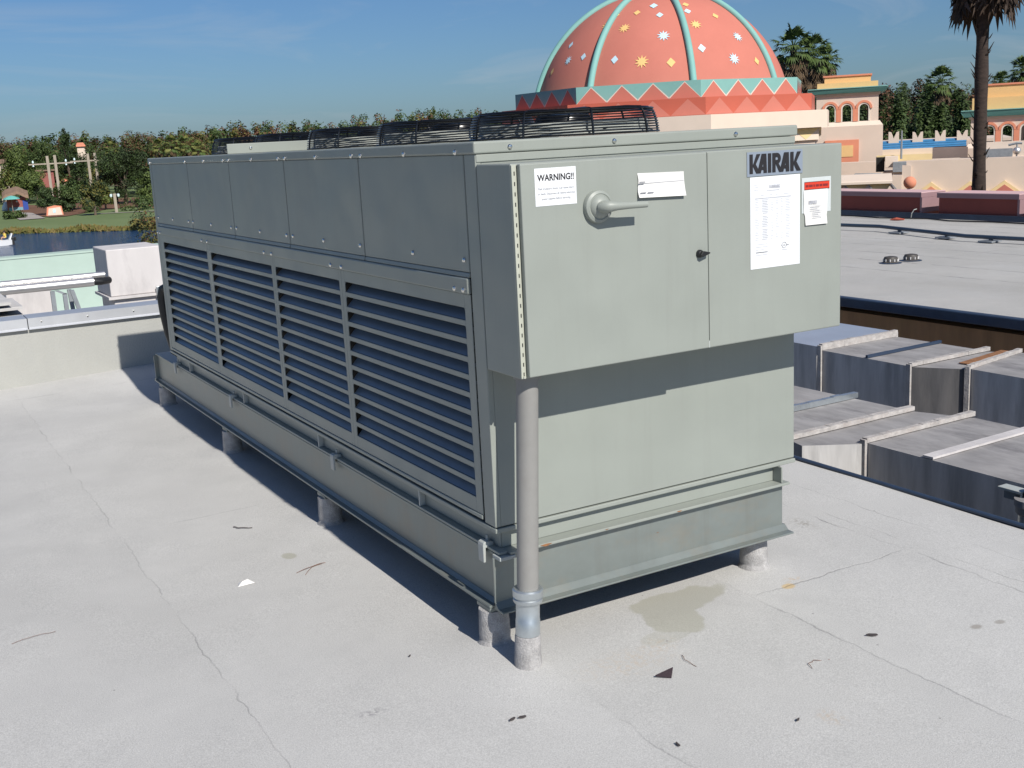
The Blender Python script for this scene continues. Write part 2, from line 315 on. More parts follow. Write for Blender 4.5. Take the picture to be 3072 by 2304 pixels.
# ------------------------------------------------------------------ mesh builder
def basis(d):
    d = Vector(d).normalized(); up = Vector((0, 0, 1)) if abs(d.z) < .95 else Vector((1, 0, 0))
    a = d.cross(up).normalized(); return a, d.cross(a).normalized()
class MB:
    def __init__(s): s.v = []; s.f = []; s.mi = []; s.mats = []
    def mid(s, m):
        if m not in s.mats: s.mats.append(m)
        return s.mats.index(m)
    def add(s, vs, fs, m):
        o = len(s.v); k = s.mid(m); s.v += [tuple(p) for p in vs]
        for f in fs: s.f.append(tuple(i+o for i in f)); s.mi.append(k)
    def box(s, x0, y0, z0, x1, y1, z1, m):
        if x0 > x1: x0, x1 = x1, x0
        if y0 > y1: y0, y1 = y1, y0
        if z0 > z1: z0, z1 = z1, z0
        s.add([(x0, y0, z0), (x1, y0, z0), (x1, y1, z0), (x0, y1, z0), (x0, y0, z1), (x1, y0, z1), (x1, y1, z1), (x0, y1, z1)],
              [(0, 3, 2, 1), (4, 5, 6, 7), (0, 1, 5, 4), (1, 2, 6, 5), (2, 3, 7, 6), (3, 0, 4, 7)], m)
    def obox(s, o, a, b, c, m):
        """box with one corner o and edge vectors a, b, c"""
        o, a, b, c = map(Vector, (o, a, b, c))
        if a.cross(b).dot(c) < 0: a, b = b, a
        s.add([o, o+a, o+a+b, o+b, o+c, o+a+c, o+a+b+c, o+b+c], [(0, 3, 2, 1), (4, 5, 6, 7), (0, 1, 5, 4), (1, 2, 6, 5), (2, 3, 7, 6), (3, 0, 4, 7)], m)
    def face(s, pts, m): s.add(pts, [tuple(range(len(pts)))], m)
    def prism(s, pts, off, m):
        """polygon pts (list of 3d) extruded by vector off"""
        pts = [Vector(p) for p in pts]; off = Vector(off); n = len(pts)
        nv = Vector((0, 0, 0))
        for i in range(n): nv += (pts[i]).cross(pts[(i+1) % n])
        if nv.dot(off) > 0: pts = pts[::-1]
        vs = pts+[p+off for p in pts]
        fs = [tuple(range(n)), tuple(range(2*n-1, n-1, -1))]+[((i+1) % n, i, n+i, n+(i+1) % n) for i in range(n)]
        s.add(vs, fs, m)
    def cyl(s, p0, p1, r0, r1, m, n=16, caps=True):
        p0, p1 = Vector(p0), Vector(p1); a, b = basis(p1-p0)
        vs = []
        for (p, r) in ((p0, r0), (p1, r1)):
            vs += [p+(a*math.cos(2*math.pi*i/n)+b*math.sin(2*math.pi*i/n))*r for i in range(n)]
        fs = [(i, (i+1) % n, n+(i+1) % n, n+i) for i in range(n)]
        if caps: fs += [tuple(range(n-1, -1, -1)), tuple(range(n, 2*n))]
        s.add(vs, fs, m)
    def tube(s, path, r, m, n=6, closed=False, caps=True):
        path = [Vector(p) for p in path]; k = len(path); vs = []; fs = []
        rr = r if isinstance(r, (list, tuple)) else [r]*k
        pa = None
        for i, p in enumerate(path):
            if closed: d = path[(i+1) % k]-path[i-1]
            else: d = path[min(i+1, k-1)]-path[max(i-1, 0)]
            d.normalize()
            if pa is None: a, b = basis(d)
            else:
                a = pa-d*pa.dot(d)
                if a.length < 1e-6: a, b = basis(d)
                a.normalize(); b = d.cross(a)
            pa = a
            vs += [p+(a*math.cos(2*math.pi*j/n)+b*math.sin(2*math.pi*j/n))*rr[i] for j in range(n)]
        for i in range(k if closed else k-1):
            o0, o1 = i*n, ((i+1) % k)*n
            fs += [(o0+j, o0+(j+1) % n, o1+(j+1) % n, o1+j) for j in range(n)]
        if not closed and caps: fs += [tuple(range(n-1, -1, -1)), tuple(range((k-1)*n, k*n))]
        s.add(vs, fs, m)
    def lathe(s, prof, o, m, ax=(0, 0, 1), n=24, a0=0, a1=2*math.pi):
        o = Vector(o); ax = Vector(ax).normalized(); a, b = basis(ax); full = abs(a1-a0-2*math.pi) < 1e-6
        k = n if full else n+1; vs = []
        for (r, z) in prof:
            for i in range(k):
                t = a0+(a1-a0)*i/n; vs.append(o+ax*z+(a*math.cos(t)+b*math.sin(t))*r)
        fs = []
        for j in range(len(prof)-1):
            for i in range(n):
                i2 = (i+1) % k if full else i+1
                fs.append((j*k+i, j*k+i2, (j+1)*k+i2, (j+1)*k+i))
        s.add(vs, fs, m)
    def build(s, name, parent=None, smooth=None, bevel=0, segs=2, loc=None):
        me = bpy.data.meshes.new(name); me.from_pydata(s.v, [], s.f)
        for m in s.mats: me.materials.append(M[m] if isinstance(m, str) else m)
        me.polygons.foreach_set('material_index', s.mi)
        me.update()
        if smooth is not None:
            for p in me.polygons: p.use_smooth = True
            try: me.set_sharp_from_angle(angle=R_(smooth))
            except Exception: pass
        o = bpy.data.objects.new(name, me); COL.objects.link(o)
        if loc is not None: o.location = loc
        if parent: o.parent = parent
        if bevel:
            b = o.modifiers.new('bevel', 'BEVEL'); b.width = bevel; b.segments = segs; b.limit_method = 'ANGLE'; b.angle_limit = R_(50)
        return o

def tag(o, label=None, cat=None, group=None, kind=None):
    if label: o['label'] = label
    if cat: o['category'] = cat
    if group: o['group'] = group
    if kind: o['kind'] = kind
    return o
def empty(name, loc, label=None, cat=None, group=None, rz=0):
    o = bpy.data.objects.new(name, None); COL.objects.link(o); o.location = loc; o.rotation_euler = (0, 0, rz)
    o.empty_display_size = .1
    return tag(o, label, cat, group)
def copy_part(o, parent, loc=None):
    c = o.copy(); COL.objects.link(c); c.parent = parent
    if loc is not None: c.location = loc
    for ch in [x for x in COL.objects if x.parent == o]:
        d = ch.copy(); COL.objects.link(d); d.parent = c
    return c
def copy_tree(o, loc=None, rz=None, scale=None, label=None):
    c = o.copy(); COL.objects.link(c)
    if loc is not None: c.location = loc
    if rz is not None: c.rotation_euler = (0, 0, rz)
    if scale is not None: c.scale = scale if isinstance(scale, tuple) else (scale,)*3
    if label: c['label'] = label
    for ch in list(o.children):
        d = ch.copy(); COL.objects.link(d); d.parent = c
        for g in list(ch.children):
            e = g.copy(); COL.objects.link(e); e.parent = d
    return c
def structure(o): return tag(o, kind='structure')

def text_geo(body, size=1.0, offset=0.0, align='LEFT', shear=0.0):
    cu = bpy.data.curves.new('t', 'FONT'); cu.body = body; cu.size = size; cu.offset = offset; cu.align_x = align; cu.shear = shear; cu.resolution_u = 3
    o = bpy.data.objects.new('t', cu); COL.objects.link(o)
    bpy.context.view_layer.update()
    me = bpy.data.meshes.new_from_object(o.evaluated_get(bpy.context.evaluated_depsgraph_get()))
    vs = [v.co.copy() for v in me.vertices]; fs = [tuple(p.vertices) for p in me.polygons]
    bpy.data.objects.remove(o); bpy.data.curves.remove(cu); bpy.data.meshes.remove(me)
    return vs, fs
def put_text(mb, body, x, y, z, size, m, width=None, **k):
    """writing on a plane facing -y, baseline left at x, z"""
    vs, fs = text_geo(body, size, **k)
    if width and vs:
        x0 = min(v.x for v in vs); x1 = max(v.x for v in vs); sx = width/(x1-x0)
    else: x0, sx = 0, 1
    mb.add([(x+(v.x-x0)*sx, y, z+v.y) for v in vs], fs, m)

# ================================================================== NEAR ROOF
LEGS = [(.012, .07), (.012, 1.557), (.012, 3.05), (.012, 4.545), (1.115, .07), (1.115, 1.557), (1.115, 3.05), (1.115, 4.545)]
def roof_h(x, y):
    h = .006*mnoise.noise((x*.9, y*.9, 3.1))+.003*mnoise.noise((x*2.6, y*2.6, 7.7))
    if y > 5.0:
        t = min(1, (y-5.0)/.8); t = t*t*(3-2*t); h += t*(.035+.05*max(0, min(1, (x+1.0)/1.3)))
    for (lx, ly) in LEGS+[(.01, -.14)]:
        d2 = ((x-lx)**2+(y-ly)**2)/.02
        if d2 < 9: h += .02*math.exp(-d2)
    return h
mb = MB(); xs = [-7, -6, -5, -4, -3]+[-2.6+.08*i for i in range(int(4.84/.08)+1)]; xs = [x for x in xs if x < 2.2]+[2.235]
ys = [-9, -8, -7, -6, -5, -4]+[-3.6+.08*i for i in range(int(9.4/.08)+1)]; ys = [y for y in ys if y < 5.78]+[5.8]
vs = [(x, y, roof_h(x, y)) for y in ys for x in xs]; nx = len(xs)
fs = [(j*nx+i, j*nx+i+1, (j+1)*nx+i+1, (j+1)*nx+i) for j in range(len(ys)-1) for i in range(nx-1)]
mb.add(vs, fs, 'roof')
roof = structure(mb.build('roof_deck', smooth=60))

# building body below our roof
mb = MB(); mb.box(-7, -9, -8.5, 2.23, 6.05, -.10, 'concrete')
structure(mb.build('roof_substructure'))
# metal edge strip along the right side of the roof
mb = MB()
prof = [(2.232, .004), (2.232, .012), (2.238, .017), (2.25, .017), (2.256, .012), (2.256, -.10), (2.246, -.10), (2.246, .0)]
mb.prism([(x, -9, z) for x, z in prof], (0, 14.8, 0), 'edge')
tag(mb.build('roof_edge_trim', smooth=40), 'dark blue metal trim strip along the near edge of the grey roof', 'edge trim')

# parapet behind the unit
par = empty('parapet_wall', (0, 5.8, 0), 'low grey membrane covered parapet with a metal coping behind the condenser', 'parapet')
mb = MB(); mb.box(-7, 0, -.2, 2.23, .22, .452, 'parapet'); mb.build('wall', par)
mb = MB()
for (x0, x1) in ((-7, -3.7), (-3.694, -.646), (-.64, 2.25)):
    mb.box(x0, -.018, .462, x1, .24, .532, 'coping'); mb.prism([(x0, -.035, .452), (x0, -.016, .468), (x0, -.016, .452)], (x1-x0, 0, 0), 'coping')
cp = mb.build('coping', par)
for x in (-.95, -.55, -.23, .10):
    mb = MB(); mb.cyl((x, -.018, .50), (x, -.024, .50), .007, .005, 'screw', 8); mb.build('screw', cp, smooth=40)

# ================================================================== CONDENSER UNIT
W_, L_, H_ = 1.254, 4.248, 1.612
unit = empty('condenser_unit', (0, 0, .335), 'long grey green condenser unit with louvred side and control box', 'air conditioner')
UZ = -.335   # parts are written in roof coordinates; the unit's origin sits at z=.335
def U(mbx, name, parent=None, **k):
    p = parent if parent else unit
    o = mbx.build(name, p, **k)
    if p is unit: o.location.z += UZ
    return o
# --- cabinet shell
mb = MB()
mb.box(.055, .02, .425, 1.24, 4.235, 1.572, 'inside')                # dark core
mb.box(0, 0, .425, .020, .070, 1.575, 'paint')                        # front left post
mb.box(.020, .001, .425, 1.25, .019, 1.553, 'paint')                  # front panel
mb.box(0, 4.196, .425, .05, 4.248, 1.575, 'paint')
mb.box(.05, 4.236, .425, 1.25, 4.248, 1.575, 'paint')
mb.box(1.241, .02, .425, 1.254, 4.236, 1.575, 'paint')
mb.box(.004, .071, .425, .05, .076, 1.575, 'paint_dark')
U(mb, 'cabinet', bevel=.004)
mb = MB(); mb.box(-.002, -.004, .406, 1.253, .03, .4215, 'paint'); mb.box(-.002, .031, .406, .03, 4.25, .4215, 'paint'); mb.box(-.004, .08, .432, .004, 4.19, .4465, 'paint')
U(mb, 'bottom_lip', bevel=.003)
# --- top cap
mb = MB()
mb.box(-.006, -.008, 1.5755, 1.258, 4.254, 1.612, 'paint')
U(mb, 'top_cap', bevel=.006, segs=3)
cap = [o for o in COL.objects if o.name == 'top_cap'][0]
mb = MB(); mb.box(.003, -.003, 1.5515, 1.25, .018, 1.5745, 'paint'); U(mb, 'cap_apron', bevel=.002)
mb = MB(); mb.box(.004, 2.548, 1.6125, 1.25, 2.556, 1.660, 'paint'); U(mb, 'deck_flange', bevel=.002)
# --- upper panels
SEAM = [.0745, .902, 1.7285, 2.5475, 3.3475, 4.195]
for i in range(5):
    y0, y1 = SEAM[i]+.004, SEAM[i+1]-.004
    mb = MB(); mb.box(.001, y0, 1.2225, .018, y1, 1.575, 'paint')
    mb.prism([(-.003, y0, 1.2065), (.0015, y0, 1.2215), (.018, y0, 1.2215), (.018, y0, 1.2065)], (0, y1-y0, 0), 'paint')
    U(mb, 'upper_panel', bevel=.003)
mb = MB(); mb.box(.0195, .08, 1.2, .030, 4.19, 1.574, 'paint_dark'); U(mb, 'panel_backing')
# --- trim strip under the panels
mb = MB(); mb.box(-.009, .078, 1.155, .006, 4.19, 1.2055, 'paint'); U(mb, 'trim_strip', bevel=.006, segs=3)
# --- louvre panels
LP = [(.080, 1.1585), (1.1605, 1.9935), (1.9955, 3.0935), (3.0955, 4.19)]
OP = [(.122, 1.128), (1.185, 1.968), (2.022, 3.040), (3.112, 4.097)]
NS, PT, SH = 11, .0574, .0395
for (y0, y1), (a0, a1) in zip(LP, OP):
    mb = MB(); X0, X1 = .0, .004
    mb.box(X0, y0, .447, X1, a0, 1.154, 'paint'); mb.box(X0, a1, .447, X1, y1, 1.154, 'paint')
    top = 1.110
    mb.box(X0, a0, top, X1, a1, 1.154, 'paint')
    for k in range(NS):
        zt = top-k*PT; zb = zt-SH; nz = zt-PT if k < NS-1 else .447
        mb.box(X0, a0, nz, X1, a1, zb, 'paint')
        # blade rising inward from the strip below, cupped at both ends
        seg = [(.0045, zb+.0005), (.010, zb+.006), (.020, zb+.016), (.034, zb+.030)]
        for (p, q2) in zip(seg, seg[1:]):
            mb.add([(p[0], a0, p[1]), (p[0], a1, p[1]), (q2[0], a1, q2[1]), (q2[0], a0, q2[1])], [(0, 1, 2, 3)], 'blade')
        c = .010                                                      # rounded slot corners at the near end
        for (yy, sg) in ((a0, 1), (a1, -1)):
            mb.prism([(X0, yy, zt), (X0, yy+sg*c, zt), (X0, yy+sg*c*.3, zt-c*.3), (X0, yy, zt-c)], (X1, 0, 0), 'paint')
    U(mb, 'louver_panel', bevel=.0012, segs=1)
# --- base channel with stiffeners
mb = MB()
mb.box(.028, .028, .346, .034, 4.22, .4055, 'paint'); mb.box(.002, -.010, .336, .034, 4.23, .3455, 'paint')
mb.box(.034, .026, .346, 1.20, .032, .4055, 'paint'); mb.box(.034, -.026, .336, 1.206, .032, .3455, 'paint')
mb.box(1.20, .026, .346, 1.206, 4.2, .4055, 'paint'); mb.box(1.17, -.02, .347, 1.176, .026, .4055, 'paint')
U(mb, 'base_channel', bevel=.002)
for y in (.576, 1.605, 2.71, 3.808):
    mb = MB(); mb.box(.004, y, .346, .028, y+.008, .4055, 'clamp'); U(mb, 'stiffener_plate', bevel=.001, segs=1)
# --- screws
def screw_mesh(ax):
    m_ = MB(); a = Vector(ax)
    m_.lathe([(.0085, 0), (.0085, .002), (.006, .0055), (.0028, .0065), (.0, .0065)], (0, 0, 0), 'screw', ax, 8); return m_
s0 = screw_mesh((-1, 0, 0)).build('screw', cap, smooth=30)
first = True
def put_screw(y, z, x, parent):
    global first
    if first: o = s0; first = False
    else: o = s0.copy(); COL.objects.link(o)
    o.parent = parent; o.location = (x, y, z)
    return o
for y in (4.195, 3.351, 2.971, 2.609, 2.515, 2.150, 1.772, 1.683, 1.316, .942, .853, .483, .111): put_screw(y, 1.583, -.006, cap)
ups = [o for o in COL.objects if o.name.startswith('upper_panel')]
for y in (4.154, 3.794, 3.428, 3.332, 2.966, 2.601, 2.508, 2.140, 1.766, 1.684, 1.318, .938, .478, .107):
    k = next((i for i in range(5) if SEAM[i] <= y <= SEAM[i+1]), 4); put_screw(y, 1.259, .001, ups[k])
tr = [o for o in COL.objects if o.name == 'trim_strip'][0]
for y in (4.175, 4.115, 3.156, 3.047, 2.078, 1.972, 1.237, 1.124, .165, .105): put_screw(y, 1.168, -.009, tr)
sf = screw_mesh((0, -1, 0)).build('screw', cap, smooth=30); sf.location = (.115, -.008, 1.592)
for x in (.49, .98):
    o = sf.copy(); COL.objects.link(o); o.location = (x, -.008, 1.592)
o = sf.copy(); COL.objects.link(o); o.location = (.12, 2.548, 1.637); o.parent = [q for q in COL.objects if q.name == 'deck_flange'][0]

# --- fans on the deck
FX, FR, FH = .615, .335, .086
def ring_pts(r, z, n=56): return [(r*math.cos(2*math.pi*i/n), r*math.sin(2*math.pi*i/n), z) for i in range(n)]
mbG = MB(); prf = [(FR, .0), (FR-.002, .022), (FR-.006, .045), (FR-.012, .066), (FR-.022, FH)]
for k in range(10):
    t = k/9; z = .004+t*(FH-.008); r = FR-.001-.020*t*t
    mbG.tube(ring_pts(r, z), .0022 if k not in (0, 9) else .0036, 'black', 5, True)
for k in range(14): mbG.tube(ring_pts(.045+.0195*k, FH+.001+.003*(1-k/14)), .0022, 'black', 5, True)
for k in range(9):
    a = 2*math.pi*k/9+.25; ca, sa = math.cos(a), math.sin(a)
    path = [(r*ca, r*sa, z) for r, z in prf]+[(r*ca, r*sa, FH+.003+.002*(1-r/FR)) for r in (.26, .15, .05)]
    mbG.tube(path, .0042, 'black', 5)
mbR = MB(); mbR.lathe([(.318, 0), (.312, .01), (.298, .02), (.298, .044), (.292, .048), (.290, .044), (.290, .004)], (0, 0, 0), 'ring', n=56)
mbM = MB(); mbM.lathe([(.10, .02), (.10, .06), (.09, .074), (.04, .08), (.0, .081)], (0, 0, 0), 'black', n=24); mbM.lathe([(.29, .003), (.0, .003)], (0, 0, 0), 'inside', n=40)
mbB = MB()
for k in range(5):
    a = 2*math.pi*k/5
    for j in range(4):
        r0, r1 = .09+.048*j, .138+.048*j
        def bl(r, w2, z): return (r*math.cos(a)-w2*math.sin(a), r*math.sin(a)+w2*math.cos(a), z)
        mbB.add([bl(r0, -.05-.02*j, .020), bl(r1, -.07-.02*j, .020), bl(r1, .05+.012*j, .05), bl(r0, .05+.01*j, .05)], [(0, 1, 2, 3)], 'paint_dark')
g0 = r0_ = None
for k in range(5):
    p = (FX, .48+.8275*k, H_+UZ+.001)
    if k == 0:
        g0 = mbG.build('fan_guard', unit, smooth=60, loc=p); ri0 = mbR.build('fan_ring', unit, smooth=40, loc=p)
        mo0 = mbM.build('fan_motor', unit, smooth=40, loc=p); bl0 = mbB.build('fan_blades', unit, smooth=60, loc=p)
    else:
        for q in (g0, ri0, mo0, bl0):
            c = q.copy(); COL.objects.link(c); c.location = p

# --- control box
BY, BX1, BZ0, BZ1 = -.2066, 1.264, .934, 1.5466
mb = MB(); mb.box(.0, BY, BZ0, BX1, -.004, BZ1, 'paint')
cbx = U(mb, 'control_box', bevel=.004, segs=2)
def B(mbx, name, **k): o = mbx.build(name, cbx, **k); return o
DY = BY-.022
mb = MB(); mb.box(.018, DY, .940, .677, BY-.002, 1.5445, 'paint'); B(mb, 'door', bevel=.003)
mb = MB()
mb.box(.0005, BY-.005, .937, .0155, BY-.0005, 1.5425, 'hinge')
for k in range(21):
    z = 1.525-k*.0285; mb.box(.0068, BY-.0062, z-.011, .0098, BY-.0055, z, 'inside')
mb.cyl((.009, BY-.0068, .937), (.009, BY-.0068, .944), .004, .004, 'hinge', 8)
B(mb, 'hinge', bevel=.001, segs=1)
mb = MB(); mb.box(.6935, BY-.0035, .938, .6965, BY-.0005, 1.542, 'paint'); mb.box(.677, DY+.004, 1.512, .6795, BY-.001, 1.544, 'inside'); mb.box(.677, DY+.002, .940, .680, BY-.001, .962, 'clamp'); B(mb, 'door_seam')  # pale strip puts the sunlit lower door edge into colour
# switch handle: flat disc, dished hub and a paddle lever
mb = MB(); hc = (.268, DY, 1.4105)
mb.lathe([(.0475, 0), (.0475, .010), (.0455, .016), (.038, .020), (.0365, .0185), (.034, .0185), (.032, .023), (.022, .034), (.014, .036), (0, .036)], hc, 'paint', (0, -1, 0), 40)
B(mb, 'switch_base', smooth=35)
mb = MB()
y0 = DY-.034
path = [(.258, y0, 1.4110), (.262, y0-.012, 1.4113), (.275, y0-.022, 1.4115), (.30, y0-.026, 1.4112), (.34, y0-.027, 1.4105), (.385, y0-.027, 1.4095), (.402, y0-.027, 1.409)]
mb.tube(path, [.014, .0175, .0165, .0125, .0105, .010, .0095], 'paint', 14)
mb.box(.293, DY-.020, 1.381, .300, DY-.001, 1.389, 'screw')
B(mb, 'switch_handle', smooth=50)
# black latch
mb = MB(); mb.lathe([(.0125, 0), (.0125, .006), (.009, .012), (.0, .013)], (.641, DY, 1.2395), 'rubber', (0, -1, 0), 16)
mb.prism([(.632, DY-.011, 1.2365), (.641, DY-.011, 1.230), (.668, DY-.011, 1.2385), (.669, DY-.011, 1.2425), (.641, DY-.011, 1.249)], (0, -.010, 0), 'rubber')
B(mb, 'latch', bevel=.0015)
# warning label
mb = MB(); yl = DY-.001
mb.box(.063, yl, 1.4245, .2005, DY-.0002, 1.5295, 'white')
put_text(mb, 'WARNING!!', .0715, yl-.0006, 1.4945, .025, 'ink', width=.1215, offset=.0006)
for t_, z, x, wd in (('Risk of electric shock. Can cause injury', 1.4695, .074, .118), ('or death. Disconnect all remote electrical', 1.4555, .072, .122), ('power supplies before servicing.', 1.4415, .084, .096)):
    put_text(mb, t_, x, yl-.0006, z, .0085, 'inkmid', width=wd)
B(mb, 'warning_label')
# small white card, lower edge curling off the door
mb = MB(); n_ = 8; ya = DY-.001
vs = []; 
for j in range(n_+1):
    t = j/n_; vs += [(.4145+.002*math.sin(t*5), ya-.010*t*t-.002*math.sin(t*7), 1.4965-.071*t), (.5865-.001*t, ya-.012*t*t, 1.4925-.0715*t)]
mb.add(vs, [(2*j, 2*j+2, 2*j+3, 2*j+1) for j in range(n_)], 'paper')
for z, x0, x1 in ((1.468, .415, .435), (1.437, .418, .438), (1.4365, .444, .466)): mb.box(x0, ya-.0098, z, x1, ya-.0092, z+.0035, 'inkmid')
mb.box(.417, ya-.004, 1.466, .584, ya-.0036, 1.4668, 'inkgrey')
cd = B(mb, 'white_card'); so = cd.modifiers.new('s', 'SOLIDIFY'); so.thickness = .0012
# nameplate with heavy italic capitals
mb = MB(); yp = BY-.0022
mb.box(.853, yp, 1.459, 1.087, BY-.0002, 1.535, 'plate')
def glyphs(mbx, x0, z0, h, wtot, y, m, sh=.0):
    # letters as overlapping stroke polygons in units of letter height
    P_ = []
    def st(*pts): P_.append(pts)
    x = 0
    def K(x):
        st((x, 0), (x+.25, 0), (x+.25, 1), (x, 1))
        st((x+.25, .44), (x+.52, 1), (x+.82, 1), (x+.47, .48), (x+.82, 0), (x+.50, 0), (x+.25, .37))
    def A(x):
        st((x, 0), (x+.28, 0), (x+.62, 1), (x+.34, 1)); st((x+.42, 1), (x+.70, 1), (x+.74, 0), (x+.48, 0)); st((x+.18, .16), (x+.2, .34), (x+.64, .34), (x+.64, .16))
    def I(x): st((x, 0), (x+.25, 0), (x+.25, 1), (x, 1))
    def Rr(x):
        st((x, 0), (x+.25, 0), (x+.25, 1), (x, 1)); 
        arc = [(x+.36+.29*math.cos(R_(90-15*i)), .71+.29*math.sin(R_(90-15*i))) for i in range(13)]
        inn = [(x+.36+.07*math.cos(R_(-90+15*i)), .71+.07*math.sin(R_(-90+15*i))) for i in range(13)]
        for i in range(12): st(arc[i], arc[i+1], inn[11-i], inn[12-i])
        st((x+.25, .78), (x+.36, .78), (x+.36, 1), (x+.25, 1)); st((x+.25, .42), (x+.36, .42), (x+.36, .64), (x+.25, .64)); st((x+.25, .46), (x+.46, .46), (x+.82, 0), (x+.52, 0))
    K(0); A(.56); I(1.37); Rr(1.70); A(2.25); K(3.07)
    xm = 3.89
    for k, pts in enumerate(P_):
        yy = y-.0002-.00004*k
        q3 = [(x0+(px+sh*pz)/xm*wtot, yy, z0+pz*h) for px, pz in pts]
        a = sum(q3[i][0]*q3[(i+1) % len(q3)][2]-q3[(i+1) % len(q3)][0]*q3[i][2] for i in range(len(q3)))
        if a < 0: q3 = q3[::-1]
        mbx.face(q3, m)
glyphs(mb, .8625, 1.4675, .0605, .216, yp-.0006, 'ink')
B(mb, 'nameplate')
# specification sheet
mb = MB(); ys_ = BY-.0012; X0, X1, Z0, Z1 = .866, 1.0765, 1.1655, 1.4565
mb.box(X0, ys_, Z0, X1, BY-.0002, Z1, 'white'); yy = ys_-.0004
glyphs(mb, .945, 1.419, .010, .046, yy, 'inkgrey')
mb.box(.934, yy, 1.4105, .988, yy+.0002, 1.413, 'inkgrey')
for k in range(3): mb.box(.882, yy, 1.431-.008*k, .899, yy+.0002, 1.4325-.008*k, 'inkgrey')
rnd = random.Random(4)
for x, wd in ((.908, .014), (.946, .012), (.972, .01), (1.006, .024)): mb.box(x, yy, 1.397, x+wd, yy+.0002, 1.3985, 'inkgrey')
for r in range(26):
    z = 1.387-r*.0052
    if r in (0,): mb.box(.884, yy, z, 1.038, yy+.0002, z+.003, 'inkgrey'); continue
    for (a, b_) in ((.884, .904), (.914, .942), (.952, .964), (.972, .986), (.993, 1.003), (1.012, 1.036)):
        if rnd.random() < .88: mb.box(a+rnd.random()*.003, yy, z, b_-rnd.random()*.007, yy+.0002, z+(.0024 if a == .914 else .0015), 'inkgrey')
for r in range(5): mb.box(.888, yy, 1.242-r*.0085, .91+.03*rnd.random(), yy+.0002, 1.2435-r*.0085, 'inkgrey')
mb.box(.888, yy, 1.2155, .938, yy+.0002, 1.2185, 'inkgrey')
mb.tube([(1.008+.0095*math.cos(i*.3142), yy-.0002, 1.2325+.0095*math.sin(i*.3142)) for i in range(20)], .0009, 'inkmid', 4, True)
put_text(mb, 'UL', 1.0035, yy-.0003, 1.2295, .0085, 'inkmid')
mb.box(.995, yy, 1.2315, .9975, yy+.0002, 1.2335, 'inkmid'); mb.box(1.019, yy, 1.2305, 1.028, yy+.0002, 1.2335, 'inkmid'); mb.box(.998, yy, 1.2165, 1.021, yy+.0002, 1.2185, 'inkgrey')
B(mb, 'specification_sheet')
# document pouch with a red band, a slip hanging out below
mb = MB(); 
mb.box(1.085, BY-.0015, 1.327, 1.214, BY-.0002, 1.4415, 'pouch')
B(mb, 'document_pouch', bevel=.0008, segs=1)
mb = MB(); ya = BY-.0022
vs = []
for j in range(9):
    t = j/8; z = 1.402-.114*t; xo = .0 if t < .64 else .006
    vs += [(1.092+xo, ya-.004*t*t-.0015*math.sin(6*t), z), (1.197-.5*xo, ya-.005*t*t-.002*math.sin(5*t+1), z)]
mb.add(vs, [(2*j, 2*j+2, 2*j+3, 2*j+1) for j in range(8)], 'paper')
mb.box(1.095, ya-.001, 1.4035, 1.2055, ya-.0003, 1.4275, 'red')
mb.box(1.095, ya-.0012, 1.4265, 1.2055, ya-.0004, 1.428, 'ink'); mb.box(1.095, ya-.0012, 1.4025, 1.2055, ya-.0004, 1.404, 'ink')
for x, wd in ((1.100, .012), (1.1145, .016), (1.134, .006), (1.144, .014), (1.161, .012), (1.176, .022)): mb.box(x, ya-.0014, 1.411, x+wd, ya-.0011, 1.4185, 'redink')
glyphs(mb, 1.112, 1.3565, .011, .036, ya-.0035, 'inkgrey')
for r in range(7):
    mb.box(1.118+.008*(r > 2), ya-.0066, 1.349-r*.0062, 1.150+.02*rnd.random(), ya-.0062, 1.3502-r*.0062, 'inkgrey')
B(mb, 'document_slip')

# black insulated line leaving the back of the unit
mb = MB()
mb.tube([(.06, 4.249, .80), (.035, 4.30, .81), (.02, 4.33, .80), (.008, 4.34, .75), (.015, 4.35, .64), (.03, 4.35, .52), (.05, 4.34, .42), (.09, 4.32, .36)], .033, 'rubber', 16)
U(mb, 'insulated_line', smooth=60)

# ================================================================== SUPPORT FRAME
fr = empty('steel_support_frame', (0, 0, 0), 'painted steel beam frame on short round legs under the condenser', 'support frame')
Z0b, Z1b = .150, .3345
def side_beam(xo, sg):
    m_ = MB(); y0, y1 = .03, 4.72
    m_.box(xo, y0, Z1b-.010, xo+sg*.085, y1, Z1b, 'beam'); m_.box(xo+sg*.010, y0, Z0b+.0095, xo+sg*.019, y1, Z1b-.0105, 'beam')
    m_.box(xo-sg*.024, y0, Z0b, xo+sg*.085, y1, Z0b+.009, 'beam')
    m_.prism([(xo+sg*.0095, y0, Z0b+.0095), (xo-sg*.004, y0, Z0b+.0095), (xo+sg*.0095, y0, Z0b+.022)], (0, y1-y0, 0), 'beam')
    return m_
side_beam(.002, 1).build('side_beam', fr, bevel=.002)
side_beam(1.20, -1).build('side_beam', fr, bevel=.002)
def end_beam(y, sg):
    m_ = MB(); x0, x1 = -.012, 1.212
    m_.box(x0+.02, y, Z1b-.010, x1-.012, y+sg*.07, Z1b-.0005, 'beam'); m_.box(x0, y+sg*.008, Z0b+.0095, x1-.012, y+sg*.017, Z1b-.0105, 'beam')
    m_.prism([(x0, y-sg*.040, Z0b+.0005), (x0, y-sg*.040, Z0b+.007), (x0, y-sg*.012, Z0b+.0085), (x0, y+sg*.0075, Z0b+.026), (x0, y+sg*.0175, Z0b+.026), (x0, y+sg*.0175, Z0b+.0005)], (x1-x0, 0, 0), 'beam')
    return m_
end_beam(.0, 1).build('end_beam', fr, bevel=.002)
end_beam(4.735, -1).build('end_beam', fr, bevel=.002)
mb = MB(); mb.box(.03, 2.3, .19, 1.17, 2.31, .32, 'beam'); mb.build('cross_beam', fr)
